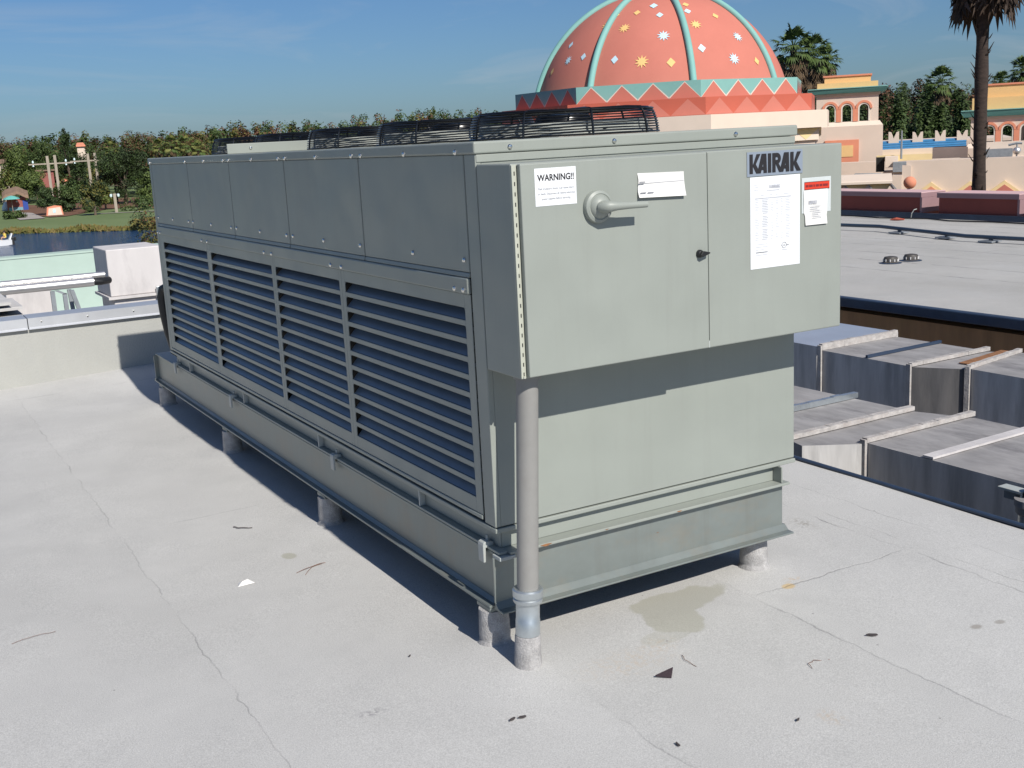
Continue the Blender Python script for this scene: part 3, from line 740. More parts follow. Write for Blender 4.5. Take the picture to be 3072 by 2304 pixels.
for (x, y, z, s_) in ((.165, -.0272, .3405, .012), (.70, -.0272, .3405, .006), (.40, -.0272, .341, .004), (.63, .0055, .27, .003)):
    mb = MB(); mb.add([(x+s_*2.2*math.cos(a)*(.7+.3*math.sin(3*a)), y, z+s_*.35*math.sin(a)) for a in [i*.524 for i in range(12)]], [tuple(range(12))], 'rust'); mb.build('rust_patch', fr)
mbl = MB(); mbl.lathe([(.050, -.012), (.050, .02), (.052, .05), (.050, .09), (.048, .135), (.0, .135)], (0, 0, 0), 'mastic', n=20)
mbl.lathe([(.082, -.01), (.068, .006), (.054, .022), (.049, .035)], (0, 0, 0), 'mastic', n=20)
# mastic bumps
rnd = random.Random(9)
mbl.v = [(x*(1+.06*(rnd.random()-.5)), y*(1+.06*(rnd.random()-.5)), z) for x, y, z in mbl.v]
mbc = MB(); mbc.box(-.034, -.04, .1355, .06, .05, .1495, 'beam')
leg0 = None
for (x, y) in LEGS:
    if leg0 is None:
        leg0 = mbl.build('leg', fr, smooth=50, loc=(x, y, .0)); mbc.build('cap_plate', leg0, bevel=.002)
    else: copy_part(leg0, fr, (x, y, .0))
# clamps hooking the channel to the side beam
mbk = MB()
mbk.prism([(-.012, -.018, .036), (-.014, -.018, .026), (-.014, -.018, -.030), (-.006, -.018, -.030), (-.004, -.018, .018), (.026, -.018, .020), (.026, -.018, .034), (.0, -.018, .040)], (0, .036, 0), 'clamp')
mbk.cyl((.012, 0, .03), (.012, 0, .055), .005, .005, 'clamp', 8)
k0 = None
for y in (4.13, 2.915, 1.41, .085):
    if k0 is None: k0 = mbk.build('beam_clamp', fr, bevel=.002, loc=(.0, y, .322))
    else: c = k0.copy(); COL.objects.link(c); c.location = (.0, y, .322)
mb = MB(); mb.box(-.006, -.028, .3225, .052, .022, .3348, 'clamp'); mb.build('corner_plate', fr, bevel=.002)

# ================================================================== CONDUIT
cd_ = empty('conduit_pipe', (.0, -.14, 0), 'grey plastic conduit rising from the roof into the control box', 'conduit')
top = Vector((.060, 0, .9335)); base = Vector((.010, 0, -.022)); d = top-base
def cp_(t): return base+d*(t/.9335)
mb = MB(); mb.cyl(cp_(.26), cp_(.92), .0335, .0335, 'conduit', 28, False); mb.cyl(cp_(.92), cp_(.933), .042, .042, 'conduit', 28); mb.build('pipe', cd_, smooth=50)
mb = MB()
mb.lathe([(.0345, 0), (.0385, .002), (.0385, .050), (.0372, .052), (.0372, .100), (.0385, .101), (.0395, .106), (.0445, .108), (.046, .112), (.046, .119), (.043, .122), (.043, .125), (.0475, .127), (.048, .147), (.044, .151), (.034, .150)], cp_(.135), 'galv', d, 28)
mb.build('coupling', cd_, smooth=35)
mb = MB(); mb.lathe([(.075, -.012), (.06, .002), (.047, .018), (.043, .04), (.0415, .08), (.0405, .135), (.038, .139), (.0, .139)], cp_(.0), 'mastic', d, 24)
rnd = random.Random(5); mb.v = [(x*(1+.04*(rnd.random()-.5)), y*(1+.05*(rnd.random()-.5)), z) for x, y, z in mb.v]
mb.build('roof_sleeve', cd_, smooth=60)

# ================================================================== LITTER ON THE ROOF
def rz_(x, y): return roof_h(x, y)
def flat_piece(name, pts, m, label, cat, th=.003, lift=0, group=None):
    mb = MB(); cx = sum(p[0] for p in pts)/len(pts); cy = sum(p[1] for p in pts)/len(pts); z = rz_(cx, cy)
    mb.prism([(p[0]-cx, p[1]-cy, .002+(p[2] if len(p) > 2 else 0)) for p in pts], (0, 0, th), m)
    return tag(mb.build(name, loc=(cx, cy, z+lift)), label, cat, group)
flat_piece('shingle_scrap', [(.296, -.416, .004), (.333, -.447, 0), (.366, -.412, .009)], 'shingle', 'dark triangular shingle scrap lying in front of the puddle stain', 'scrap', .004)
mb = MB(); z = rz_(-.52, 1.12)
mb.add([(-.034, -.012, .002), (-.012, -.002, .016), (-.022, .02, .004), (.032, -.012, .003), (.010, .006, .018), (.016, .022, .003)], [(0, 1, 2), (0, 3, 1), (1, 3, 4), (1, 4, 2), (3, 5, 4)], 'paper')
o = tag(mb.build('paper_scrap', loc=(-.505, 1.12, z)), 'crumpled white scrap of paper lying left of the condenser', 'paper'); so = o.modifiers.new('s', 'SOLIDIFY'); so.thickness = .001
def twig(name, paths, r, m, label, cat):
    mb = MB(); p0 = paths[0][0]; z = rz_(*p0[:2])
    for p in paths:
        q = []
        for i in range(len(p)-1):
            for t in (0, .25, .5, .75): q.append((p[i][0]*(1-t)+p[i+1][0]*t-p0[0], p[i][1]*(1-t)+p[i+1][1]*t-p0[1], r*1.2+.004*math.sin(3*t+i)))
        q.append((p[-1][0]-p0[0], p[-1][1]-p0[1], r*1.2)); mb.tube(q, r, m, 5)
    return tag(mb.build(name, loc=(p0[0], p0[1], z), smooth=60), label, cat)
twig('pine_needle', [[(-.306, 1.107), (-.21, 1.138), (-.153, 1.147)], [(-.284, 1.066), (-.235, 1.125), (-.17, 1.145)]], .0012, 'twig', 'forked reddish pine needle near the round olive stain', 'pine needle')
twig('bent_stick', [[(-.353, 1.804), (-.342, 1.768), (-.287, 1.741)]], .0022, 'leafdry', 'short bent dark stick on the roof left of the legs', 'stick')
twig('curled_fibre', [[(.454, -.344), (.436, -.38), (.441, -.431)]], .001, 'twig', 'thin curved fibre just above the dark shingle scrap', 'fibre')
twig('dry_stalk', [[(.713, -.645), (.722, -.62), (.75, -.612), (.80, -.631)]], .001, 'twig', 'thin hooked dry stalk on the roof at right', 'stalk')
twig('thin_straw', [[(-1.346, 1.06), (-1.27, 1.075), (-1.201, 1.08)]], .0008, 'twig', 'thin straight straw lying at the left edge of the photo', 'straw')
for (x, y, a, s, lab) in ((-.187, -.387, .2, .016, 'left one of two dark chips lying side by side in the foreground'), (-.157, -.392, -.3, .017, 'right one of two dark chips lying side by side in the foreground'),
        (.111, -.763, 1.4, .014, 'small dark chip nearest the bottom edge of the photo'), (.459, -.851, .3, .011, 'small dark chip beside the faint rust spot'), (1.028, -.586, -.7, .026, 'longest dark chip of the right hand roof area'),
        (-.257, .156, .4, .007, 'tiny dark crumb beside the nearest leg shadow')):
    ca, sa = math.cos(a), math.sin(a)
    s *= .72; pts = [(x+ca*u*s-sa*v*s*.32, y+sa*u*s+ca*v*s*.32, .002*abs(u)) for u, v in ((-1, -.7), (.2, -1), (1, -.3), (.8, .9), (-.5, 1))]
    flat_piece('dark_chip', pts, 'leafdry', lab, 'chip', .004, group='dark chips scattered on the roof')

# ================================================================== SETTING BEYOND THE ROOF
import numpy as np
GZ, WZ = -8.0, -8.3
mb = MB(); n = 64
mb.add([(3500*math.cos(2*math.pi*i/n), 3500*math.sin(2*math.pi*i/n), -8.6) for i in range(n)], [tuple(range(n))], 'earth')
structure(mb.build('ground'))
def shore(px):      # row (photo pixels) where the far bank meets the water
    return 703-.030*px
mb = MB()
far = [on_plane(px, shore(px), 'z', WZ) for px in range(-900, 3700, 150)]
mb.face([(-400, 14, WZ), (400, 14, WZ)]+[tuple(p+Vector((p.x-CAM.x, p.y-CAM.y, 0)).normalized()*3) for p in far[::-1]], 'water')
structure(mb.build('lake'))
mb = MB(); vs = []; fs = []
for k, p in enumerate(far):
    d = Vector((p.x-CAM.x, p.y-CAM.y, 0)).normalized(); p2 = Vector((p.x, p.y, 0))
    for off, z in ((-1.5, WZ-.4), (0, WZ+.02), (2.5, WZ+.2), (7, GZ-.04), (20, GZ), (90, GZ+.05), (700, GZ+.2)):
        q = p2+d*off; vs.append((q.x, q.y, z+(.06*mnoise.noise((q.x*.2, q.y*.2, 1)) if off > 0 else 0)))
for k in range(len(far)-1):
    for j in range(6): fs.append((k*7+j, (k+1)*7+j, (k+1)*7+j+1, k*7+j+1))
mb.add(vs, fs, 'grass'); structure(mb.build('lawn', smooth=60))
def G(px, py, z=GZ): return on_plane(px, py, 'z', z)
# footpath along the lawn and the walk up to the hut
mb = MB()
def strip(pts, wd, z, m):
    vs = []
    for i, p in enumerate(pts):
        d = (pts[min(i+1, len(pts)-1)]-pts[max(i-1, 0)]); d.z = 0; d.normalize(); nrm = Vector((-d.y, d.x, 0))
        vs += [(p.x+nrm.x*wd/2, p.y+nrm.y*wd/2, z), (p.x-nrm.x*wd/2, p.y-nrm.y*wd/2, z)]
    mb.add(vs, [(2*i, 2*i+1, 2*i+3, 2*i+2) for i in range(len(pts)-1)], m)
strip([G(px, 644-.05*(px-270)) for px in range(250, 900, 60)], 1.6, GZ+.13, 'path')
strip([G(98, 659), G(82, 652), G(66, 644), G(52, 637)], 4.2, GZ+.134, 'path')
structure(mb.build('footpath'))
# mulched planting bed at the foot of the trees
mb = MB()
b0 = [(40, 652), (70, 646), (150, 653), (200, 650), (250, 641), (330, 628), (420, 622), (700, 606), (1400, 560)]
vs = [];
for px, py in b0:
    p = G(px, py); d = Vector((p.x-CAM.x, p.y-CAM.y, 0)).normalized()
    vs += [(p.x, p.y, GZ+.12), (p.x+d.x*60, p.y+d.y*60, GZ+.19)]
mb.add(vs, [(2*i, 2*i+2, 2*i+3, 2*i+1) for i in range(len(b0)-1)], 'hedgebed')
structure(mb.build('planting_bed'))

# ------------------------------------------------------------------ foliage
def leaf_mesh(name, P, Nn, S, mats, mi, rs, aspect=.62):
    P = np.asarray(P, float); n = len(P); Nn = np.asarray(Nn, float); Nn /= np.linalg.norm(Nn, axis=1)[:, None]+1e-9
    r = rs.normal(size=(n, 3)); a = np.cross(Nn, r); a /= np.linalg.norm(a, axis=1)[:, None]+1e-9; b = np.cross(Nn, a)
    S = np.asarray(S)[:, None]; a = a*S; b = b*S*aspect
    V = np.stack([P-a*.9-b*.15, P-b*.8+a*.1, P+a, P+b*.8-a*.1], 1).reshape(-1, 3)
    me = bpy.data.meshes.new(name); me.vertices.add(4*n); me.loops.add(4*n); me.polygons.add(n)
    me.vertices.foreach_set('co', V.ravel()); me.loops.foreach_set('vertex_index', np.arange(4*n, dtype=np.int32))
    me.polygons.foreach_set('loop_start', np.arange(0, 4*n, 4, dtype=np.int32)); me.polygons.foreach_set('loop_total', np.full(n, 4, dtype=np.int32))
    for m in mats: me.materials.append(M[m])
    me.polygons.foreach_set('material_index', np.asarray(mi, dtype=np.int32)); me.update(calc_edges=True); me.validate()
    o = bpy.data.objects.new(name, me); COL.objects.link(o); return o
def crown_points(lobes, n, rs, clump=.22, nclump=26, flat=.0):
    """leaf positions clustered in clumps over a set of ellipsoid lobes, with gaps between the clumps"""
    vol = np.array([l[1][0]*l[1][1]+l[1][2]*l[1][0] for l in lobes]); pr = vol/vol.sum(); P = []; Nn = []; C = []
    for (c, r), w_ in zip(lobes, pr):
        k = max(5, int(nclump*w_)); m_ = max(20, int(n*w_))
        d = rs.normal(size=(k, 3)); d /= np.linalg.norm(d, axis=1)[:, None]; d[:, 2] = np.where(d[:, 2] < -.55, -d[:, 2], d[:, 2])
        cc = d*(.55+.45*rs.random((k, 1)))
        idx = rs.integers(0, k, m_); q = cc[idx]+rs.normal(size=(m_, 3))*clump
        q *= np.minimum(1, 1.12/np.maximum(np.linalg.norm(q, axis=1), 1e-6))[:, None]
        P.append(np.array(c)+q*np.array(r)); Nn.append(q+.25*d[idx]+rs.normal(size=(m_, 3))*.55+np.array([0, 0, .25])); C.append(idx)
    return np.concatenate(P), np.concatenate(Nn), np.concatenate(C)
def tree(px, t, top, wpx, mats, label, name='broadleaf_tree', n=1500, leafs=.30, seed=0, base=None, crown_lo=.25, cat='tree', trunk_r=.22, bare=0, rel=None, group=None, zg=GZ):
    """tree standing at forward distance t on the bearing of photo column px; its top reaches row top"""
    p = ground_at(px, t, zg+.1); hz = 498-.052*px
    H = CAM.z+(hz-top)*t/FPX-zg; Wd = wpx*t/FPX
    rs = np.random.default_rng(seed+11); rnd = random.Random(seed)
    root = empty(name, p, label, cat, group)
    lo = H*crown_lo; cz = (H+lo)/2; rz = (H-lo)/2; rx = Wd/2; lobes = []
    nl = 9
    for i in range(nl):
        a = 2*math.pi*i/nl+rnd.random(); rr = rx*(.30+.38*rnd.random()); f = .35+.3*rnd.random()
        lobes.append(((math.cos(a)*rr, math.sin(a)*rr, cz+rz*(rnd.random()*1.3-.72)), (rx*f*1.15, rx*f*1.15, rz*f)))
    lobes.append(((0, 0, cz+rz*.25), (rx*.55, rx*.55, rz*.74)))
    n = int(n*3.2); P, Nn, C = crown_points(lobes, n, rs)
    o = leaf_mesh('crown', P, Nn, leafs*.74*(.6+.8*rs.random(len(P))), mats, (C+rs.integers(0, 2, len(P))) % len(mats), rs); o.parent = root
    mb = MB(); tp = Vector((rnd.uniform(-.3, .3)*rx*.3, rnd.uniform(-.3, .3)*rx*.3, cz))
    mb.tube([(0, 0, -.3), (tp.x*.2, tp.y*.2, lo*.6), tp*.6+Vector((0, 0, cz*.1)), tp], [trunk_r*1.25, trunk_r, trunk_r*.7, trunk_r*.3], 'bark', 8)
    for (c, r) in lobes[:6]:
        s_ = Vector((tp.x*.4, tp.y*.4, max(lo*.8, cz*.5))); c = Vector(c); mb.tube([s_, s_.lerp(c, .5)+Vector((0, 0, .1*rz)), c], [trunk_r*.45, trunk_r*.28, trunk_r*.1], 'bark', 5)
    mb.build('trunk', root, smooth=60)
    return root
def shrub(px, t, top, wpx, mats, label, n=500, leafs=.22, seed=0, dep=None, name='shrub', cat='shrub', group=None):
    p = ground_at(px, t, GZ+.1); hz = 498-.052*px; H = max(.6, CAM.z+(hz-top)*t/FPX-GZ); rx = wpx*t/FPX/2
    rs = np.random.default_rng(seed+5); rnd = random.Random(seed)
    lobes = [((rnd.uniform(-.6, .6)*rx, rnd.uniform(-.4, .4)*rx*.6, H*.38), (rx*.5, rx*.4, H*.6)) for i in range(5)]
    P, Nn, C = crown_points(lobes, n, rs, .28, 18); P[:, 2] = np.maximum(P[:, 2], .02)
    root = empty(name, p, label, cat, group)
    o = leaf_mesh('foliage', P, Nn, leafs*(.6+.8*rs.random(len(P))), mats, (C+rs.integers(0, 2, len(P))) % len(mats), rs); o.parent = root
    mb = MB()
    for i in range(5): a = i*1.3; mb.tube([(0, 0, -.2), (math.cos(a)*rx*.2, math.sin(a)*rx*.2, H*.3), (math.cos(a)*rx*.45, math.sin(a)*rx*.4, H*.6)], [.06, .04, .015], 'bark', 5)
    mb.build('stem', root)
    return root
# fan palm: fronds of narrow leaflets, hanging dry skirt, ringed trunk
def palm_parts(R, H, seed, green, skirt=18, tr=.16, skirt_len=1.0, dead='frond_dead', boots=True, nf=34, lean=0):
    rnd = random.Random(seed); cr = MB(); sk = MB(); tk = MB()
    def fan(mbx, o, d, up, rad, m, nl=13, droop=.25):
        d = d.normalized(); s_ = d.cross(up)
        if s_.length < .05: s_ = d.cross(Vector((1, 0, 0)))
        s_.normalize(); nrm = s_.cross(d)
        for i in range(nl):
            a = R_(-82+164*i/(nl-1))+rnd.uniform(-.05, .05); v = d*math.cos(a)+s_*math.sin(a); l = rad*(1-.22*abs(math.sin(a)))*rnd.uniform(.85, 1.08)
            w_ = rad*.075; sv = v.cross(nrm).normalized()*w_; mid = o+v*l*.55+nrm*rad*.05; tip = o+v*l-Vector((0, 0, 1))*droop*rad*rnd.uniform(.5, 1.3)
            mbx.add([o, mid-sv, tip, mid+sv], [(0, 1, 2, 3)], m)
    for i in range(nf):
        a = i*2.399963+rnd.uniform(-.2, .2); el = R_(82-125*(i+.5)/nf+rnd.uniform(-8, 8))
        d = Vector((math.cos(a)*math.cos(el), math.sin(a)*math.cos(el), math.sin(el))); l = R*rnd.uniform(.42, .6)
        o = Vector((0, 0, H)); e = o+d*l-Vector((0, 0, .10*R*math.cos(el)))
        cr.tube([o+d*.05, o+d*l*.5+Vector((0, 0, .02*R)), e], [.022, .016, .010], green[0], 4)
        dd = (d-Vector((0, 0, .25*math.cos(el)))); fan(cr, e, dd, Vector((0, 0, 1)), R*rnd.uniform(.40, .52), green[i % len(green)])
    for i in range(skirt):
        a = i*2.399963; z = H-.12*R-skirt_len*R*.75*(i/skirt); rr = tr*1.2+R*.34*(1-.5*i/skirt)*rnd.uniform(.7, 1.15)
        o = Vector((math.cos(a)*tr, math.sin(a)*tr, z)); e = Vector((math.cos(a)*rr, math.sin(a)*rr, z-R*.18))
        sk.tube([o, (o+e)/2+Vector((0, 0, .05*R)), e], [.02, .015, .010], dead, 4)
        fan(sk, e, Vector((math.cos(a)*.25, math.sin(a)*.25, -1)), Vector((math.cos(a), math.sin(a), 0)), R*rnd.uniform(.34, .5), dead, 11, .1)
    pts = []; rr = []; k = 26
    for i in range(k+1):
        z = H*i/k; pts.append((lean*math.sin(z*.35), 0, z-.2)); rr.append(tr*(1.25-.3*i/k)*(1+.10*(i % 2)+rnd.uniform(-.05, .05)))
    tk.tube(pts, rr, 'palmbark', 12)
    if boots:
        for i in range(int(H*14)):
            z = H-.3-(H-.5)*rnd.random()**.8; a = rnd.uniform(0, 6.28); bs = rnd.uniform(.6, 2.2); r0 = tr*1.02
            c, s_ = math.cos(a), math.sin(a); x0 = lean*math.sin(z*.35)
            tk.prism([(x0+c*r0-s_*.03, s_*r0+c*.03, z), (x0+c*r0+s_*.03, s_*r0-c*.03, z), (x0+c*(r0+.045*bs)+s_*.01, s_*(r0+.045*bs)-c*.01, z+.07*bs)], (c*.02, s_*.02, .015), 'palmbark')
    return cr, sk, tk
def palm(p, R, H, seed, green, label, group=None, **k):
    root = empty('fan_palm', p, label, 'palm', group); cr, sk, tk = palm_parts(R, H, seed, green, **k)
    cr.build('frond_crown', root)
    if sk.v: sk.build('dry_skirt', root)
    tk.build('trunk', root, smooth=50); return root

LG, LL, LD, LP_, LR, LO = 'leaf_green', 'leaf_light', 'leaf_dark', 'leaf_deep', 'leaf_rust', 'leaf_olive'
tree(55, 284, 428, 96, [LG, LL], 'big rounded light green tree at the left edge beyond the lake', n=2600, seed=1, crown_lo=.2)
tree(130, 214, 563, 74, [LD, LP_], 'small round dark tree on the lawn beside the hut path', n=1500, seed=2, crown_lo=.14, leafs=.26)
tree(266, 204, 544, 72, [LD, LO], 'small round dark tree on the lawn above its own oval shadow', n=1500, seed=3, crown_lo=.16, leafs=.26)
tree(362, 246, 448, 168, [LD, LD, LP_], 'broad very dark oak beside the far left corner of the condenser', n=3600, seed=4, crown_lo=.1, trunk_r=.4)
tree(440, 226, 520, 78, [LL, LG], 'bright yellow green tree right beside the condenser edge', n=1200, seed=5, crown_lo=.1)
tree(205, 230, 536, 96, [LG, LP_], 'bushy mid green tree between the two round lawn trees', n=1800, seed=6, crown_lo=.05)
tree(300, 224, 538, 66, [LO, LL], 'loose olive green tree left of the lamp post on the bank', n=1000, seed=7, crown_lo=.05)
tree(230, 262, 448, 58, [LD, LP_], 'narrow dark tree just left of the stubby timber pylon', n=1200, seed=8, crown_lo=.15)
tree(203, 296, 392, 44, [LP_, LD], 'tall narrow tree standing above the far woods at left', n=1100, seed=9, crown_lo=.4)
tree(140, 290, 404, 96, [LP_, LG], 'wide mid green tree behind the tall timber pylon', n=2000, seed=10, crown_lo=.2)
tree(10, 318, 412, 92, [LR, LR, LG], 'rusty red tree at the extreme left of the woods', n=1500, seed=12, crown_lo=.3)
tree(98, 280, 506, 62, [LG, LL], 'low green tree in front of the tall timber pylon', n=900, seed=13, crown_lo=.05)
tree(14, 282, 507, 66, [LL, LO], 'low yellowish tree above the teal parasol', n=900, seed=14, crown_lo=.05)
tree(290, 300, 418, 90, [LP_, LG, LR], 'mixed green and rust tree behind the stubby pylon', n=1700, seed=15, crown_lo=.25)
tree(420, 310, 404, 100, [LG, LR], 'green and brown tree rising behind the dark oak', n=1700, seed=16, crown_lo=.3)
tree(585, 300, 398, 90, [LG, LR], 'green tree just left of the farthest fan guard', n=1500, seed=17, crown_lo=.3)
tree(505, 62, 632, 210, [LD, LO, LR], 'near dark waterside tree half hidden behind the condenser', n=1800, seed=18, crown_lo=.2, leafs=.11, trunk_r=.12)
tree(66, 279, 542, 60, [LG, LL], 'low light tree in front of the tiny white hut', n=900, seed=21, crown_lo=.03)
tree(188, 284, 550, 60, [LG, LP_], 'low green tree below the little orange roof', n=900, seed=22, crown_lo=.03)
tree(250, 292, 455, 62, [LP_, LD], 'dark tree in front of the pinkish house', n=1300, seed=23, crown_lo=.03)
shrub(24, 206, 634, 78, [LP_, LG], 'clipped dark green hedge mound beside the path at the left edge', n=900, seed=1, name='hedge')
shrub(400, 216, 588, 110, [LP_, LG], 'long low shrub behind the lamp post on the bank', n=1100, seed=2)
shrub(185, 222, 612, 90, [LP_, LD], 'dark shrub beside the pink sign board', n=900, seed=3)
shrub(255, 216, 600, 70, [LD, LG], 'dark shrub behind the round lawn tree with the oval shadow', n=800, seed=4)
shrub(425, 160, 655, 120, ['reed', LO], 'brown reedy bush on the bank beside the condenser edge', n=900, seed=5, leafs=.3)
for i, (px, t, cy, rp, lab) in enumerate(((337, 250, 446, 31, 'yellowish fan palm above the dark oak'), (480, 236, 440, 30, 'leftmost of the fan palms above the condenser corner'), (516, 232, 436, 33, 'second fan palm above the condenser corner'),
        (562, 238, 434, 34, 'tallest fan palm above the condenser corner'), (596, 244, 446, 30, 'fan palm nearest the farthest fan guard'))):
    p = ground_at(px, t, GZ); hz = 498-.052*px; H = CAM.z+(hz-cy)*t/FPX-GZ
    palm(p, rp*t/FPX*1.15, H, 30+i, ['frond_yel', 'frond'], lab, 'fan palms along the far bank', nf=26, skirt=8, boots=False, tr=.2)

# far woods: one mass of crowns, cypress rust among the greens
rs = np.random.default_rng(77); PP = []; NN = []; SS = []; MI = []
fm = [LG, LP_, LR, LO, LD]
def wood(px, t, top, wpx, kind, n=680):
    p = ground_at(px, t, GZ); hz = 498-.052*px; H = CAM.z+(hz-top)*t/FPX-GZ; rx = wpx*t/FPX/2
    lobes = [((rs.uniform(-.5, .5)*rx, rs.uniform(-.5, .5)*rx, H*f), (rx*s_, rx*s_, H*.16)) for f, s_ in ((.45, 1.0), (.6, 1.0), (.74, .85), (.86, .55))]
    P, Nn, C = crown_points(lobes, n, rs, .3, 14)
    PP.append(P+np.array(p)); NN.append(Nn); SS.append(.40*(.6+.8*rs.random(len(P)))); MI.append(np.where(rs.random(len(P)) < .8, kind, (kind+1) % 5))
for px in np.arange(-200, 760, 26):     # lower thicket in front of the tall woods
    for t, top in ((290, 515), (305, 480), (318, 455)):
        wood(px+rs.uniform(-10, 10), t+rs.uniform(-6, 6), top-.052*px+rs.uniform(-14, 14), 64, int(rs.choice([0, 1, 3, 4], p=[.35, .35, .1, .2])), 300)
for row, (t, dt) in enumerate(((330, 10), (375, 16), (430, 25))):
    px = -260
    while px < 3400:
        wd = rs.uniform(34, 60); hz = 498-.052*px
        above = 70+row*6+rs.uniform(-14, 8)+9*math.sin(px*.011)+(10 if 860 < px < 1500 and row == 2 else 0)-(6 if px < 500 else 0)
        kind = int(rs.choice([0, 1, 2, 3, 4], p=[.30, .26, .30, .08, .06])) if px < 1000 or px > 2200 else int(rs.choice([0, 1, 2, 3], p=[.5, .3, .1, .1]))
        wood(px, t+rs.uniform(-dt, dt), hz-above, wd*1.25, kind); px += wd*.62
o = leaf_mesh('far_woods', np.concatenate(PP), np.concatenate(NN), np.concatenate(SS), fm, np.concatenate(MI), rs, .8)
tag(o, 'far green and rusty woods along the horizon', 'woods', kind='stuff')
# reeds along the waterline
P = []; Nn = []
for px in np.arange(-120, 700, .45):
    p = on_plane(px, shore(px), 'z', WZ); d = Vector((p.x-CAM.x, p.y-CAM.y, 0)).normalized(); q = p+d*rs.uniform(-.6, 3.2)
    P.append((q.x, q.y, WZ+.1+rs.uniform(0, .38)*(1+.7*math.sin(px*.03)))); Nn.append((d.x+rs.normal()*.5, d.y+rs.normal()*.5, rs.normal()*.2))
o = leaf_mesh('reeds', P, Nn, .4*(.5+rs.random(len(P))), ['reed', LO], rs.integers(0, 2, len(P)), rs, .5); tag(o, 'brownish reeds along the far waterline', 'reeds', kind='stuff')

# ------------------------------------------------------------------ things on the far bank
def zt(px, py, t): return CAM.z+(498-.052*px-py)*t/FPX
def facing(p):      # local x axis to the right as seen from our roof, y axis away
    return -math.atan2(p.x-CAM.x, p.y-CAM.y)
def timber_pylon(px, t, top, arm, label, posts=(-.75, .75), armw=4.6):
    p = ground_at(px, t, GZ); H = zt(px, top, t)-GZ; A = zt(px, arm, t)-GZ
    root = empty('timber_pylon', p, label, 'pylon', 'timber pylons beyond the lake', facing(p))
    for x in posts:
        mb = MB(); mb.box(x-.28, -.28, -.2, x+.28, .28, H+(.1 if x > 0 else 0), 'wood'); mb.build('post', root, bevel=.03)
    mb = MB(); mb.box(-armw, -.16, A-.14, armw*.92, .16, A+.14, 'wood'); mb.build('crossarm', root, bevel=.02)
    for x in (-armw*.8, armw*.62):
        mb = MB(); mb.lathe([(.05, .15), (.18, .25), (.22, .5), (.12, .75), (0, .8)], (x, 0, A), 'lampglass', n=10); mb.lathe([(.16, -.15), (.2, -.45), (0, -.5)], (x, 0, A), 'lampglass', n=10); mb.build('insulator', root, smooth=40)
timber_pylon(155, 242, 468, 491, 'tall twin post timber pylon with a full crossarm')
timber_pylon(276, 256, 461, 482, 'stubby timber pylon half hidden by the dark oak')
p = G(350, 637); lp = empty('lamp_post', (p.x, p.y, GZ), 'grey square lamp post with two pale lamps on the grassy bank', 'lamp post', rz=facing(p))
t = (p-CAM).dot(CF); H = zt(350, 578, t)-GZ
mb = MB(); mb.box(-.26, -.26, -.1, .26, .26, H, 'wood'); mb.build('post', lp, bevel=.03)
for s_ in (-1, 1):
    mb = MB(); mb.tube([(s_*.2, 0, H-.2), (s_*.55, 0, H-.05), (s_*.62, 0, H-.15)], .05, 'greysteel', 6); mb.build('arm', lp)
    mb = MB(); mb.lathe([(.0, .18), (.2, .1), (.26, -.15), (.18, -.4), (0, -.45)], (s_*.66, 0, H-.2), 'lampglass', n=12); mb.build('lamp', lp, smooth=50)
# sign board
p = G(165, 648); t = (p-CAM).dot(CF); sb = empty('sign_board', (p.x, p.y, GZ), 'pink sign board with a tapered white panel on the lawn', 'sign', rz=facing(p)+.15); H = zt(165, 613, t)-GZ
mb = MB(); mb.prism([(-1.5, 0, .0), (1.6, 0, -.1), (1.35, 0, H*.9), (.2, 0, H), (-1.2, 0, H*.86)], (0, .25, 0), 'orange_pink'); mb.build('board', sb)
mb = MB(); mb.prism([(-1.2, -.02, .2), (1.35, -.02, .15), (1.1, -.02, H*.82), (-.95, -.02, H*.74)], (0, -.03, 0), 'creamlight'); mb.build('panel', sb)
mb = MB(); mb.prism([(-.25, -.07, H*.3), (.2, -.07, H*.3), (.28, -.07, H*.62), (-.05, -.07, H*.7), (-.3, -.07, H*.5)], (0, -.02, 0), 'skyblue'); mb.build('panel_mark', sb)
# hut with thatched roof, blue door and teal parasol
p = G(50, 633); t = (p-CAM).dot(CF); k = t/FPX; ht = empty('beach_hut', (p.x, p.y, GZ), 'reddish hut with a thatched roof and a bright blue door', 'hut', rz=facing(p))
mb = MB(); mb.box(-24*k, 0, 0, 30*k, 5, 40*k, 'hutred'); mb.build('wall', ht)
mb = MB(); mb.box(-20*k, -.12, 0, 19*k, -.005, 11*k, 'hutteal'); mb.build('dado', ht)
mb = MB(); mb.box(20*k, -.18, 0, 34*k, -.005, 30*k, 'hutblue'); mb.build('door', ht, bevel=.02)
mb = MB(); mb.lathe([(2.2*k, 0), (2.6*k, .05)], (4*k, -.1, 28*k), 'red', (0, -1, 0), 12); mb.lathe([(2.6*k, .05), (0, .06)], (4*k, -.1, 28*k), 'white', (0, -1, 0), 12); mb.build('round_sign', ht)
mb = MB()
for i in range(9):
    a0, a1 = i/9, (i+1)/9
    def rpt(a, yy, dz): return (-34*k+72*k*a, yy, 38*k+16*k*math.sin(a*3.1)*.9+4*k*math.sin(a*13)*.4+dz)
    mb.prism([rpt(a0, -1.2, -4*k), rpt(a1, -1.2, -4*k), rpt(a1, 2.5, 10*k), rpt(a0, 2.5, 10*k)], (0, .4, .6), 'thatch')
mb.build('thatched_roof', ht)
p2 = ground_at(20, t*.985, GZ); pa = empty('parasol', p2, 'teal canvas parasol in front of the thatched hut', 'parasol', rz=facing(p2))
mb = MB(); mb.cyl((0, 0, 0), (0, 0, 47*k), .06, .06, 'wood', 8); mb.build('pole', pa)
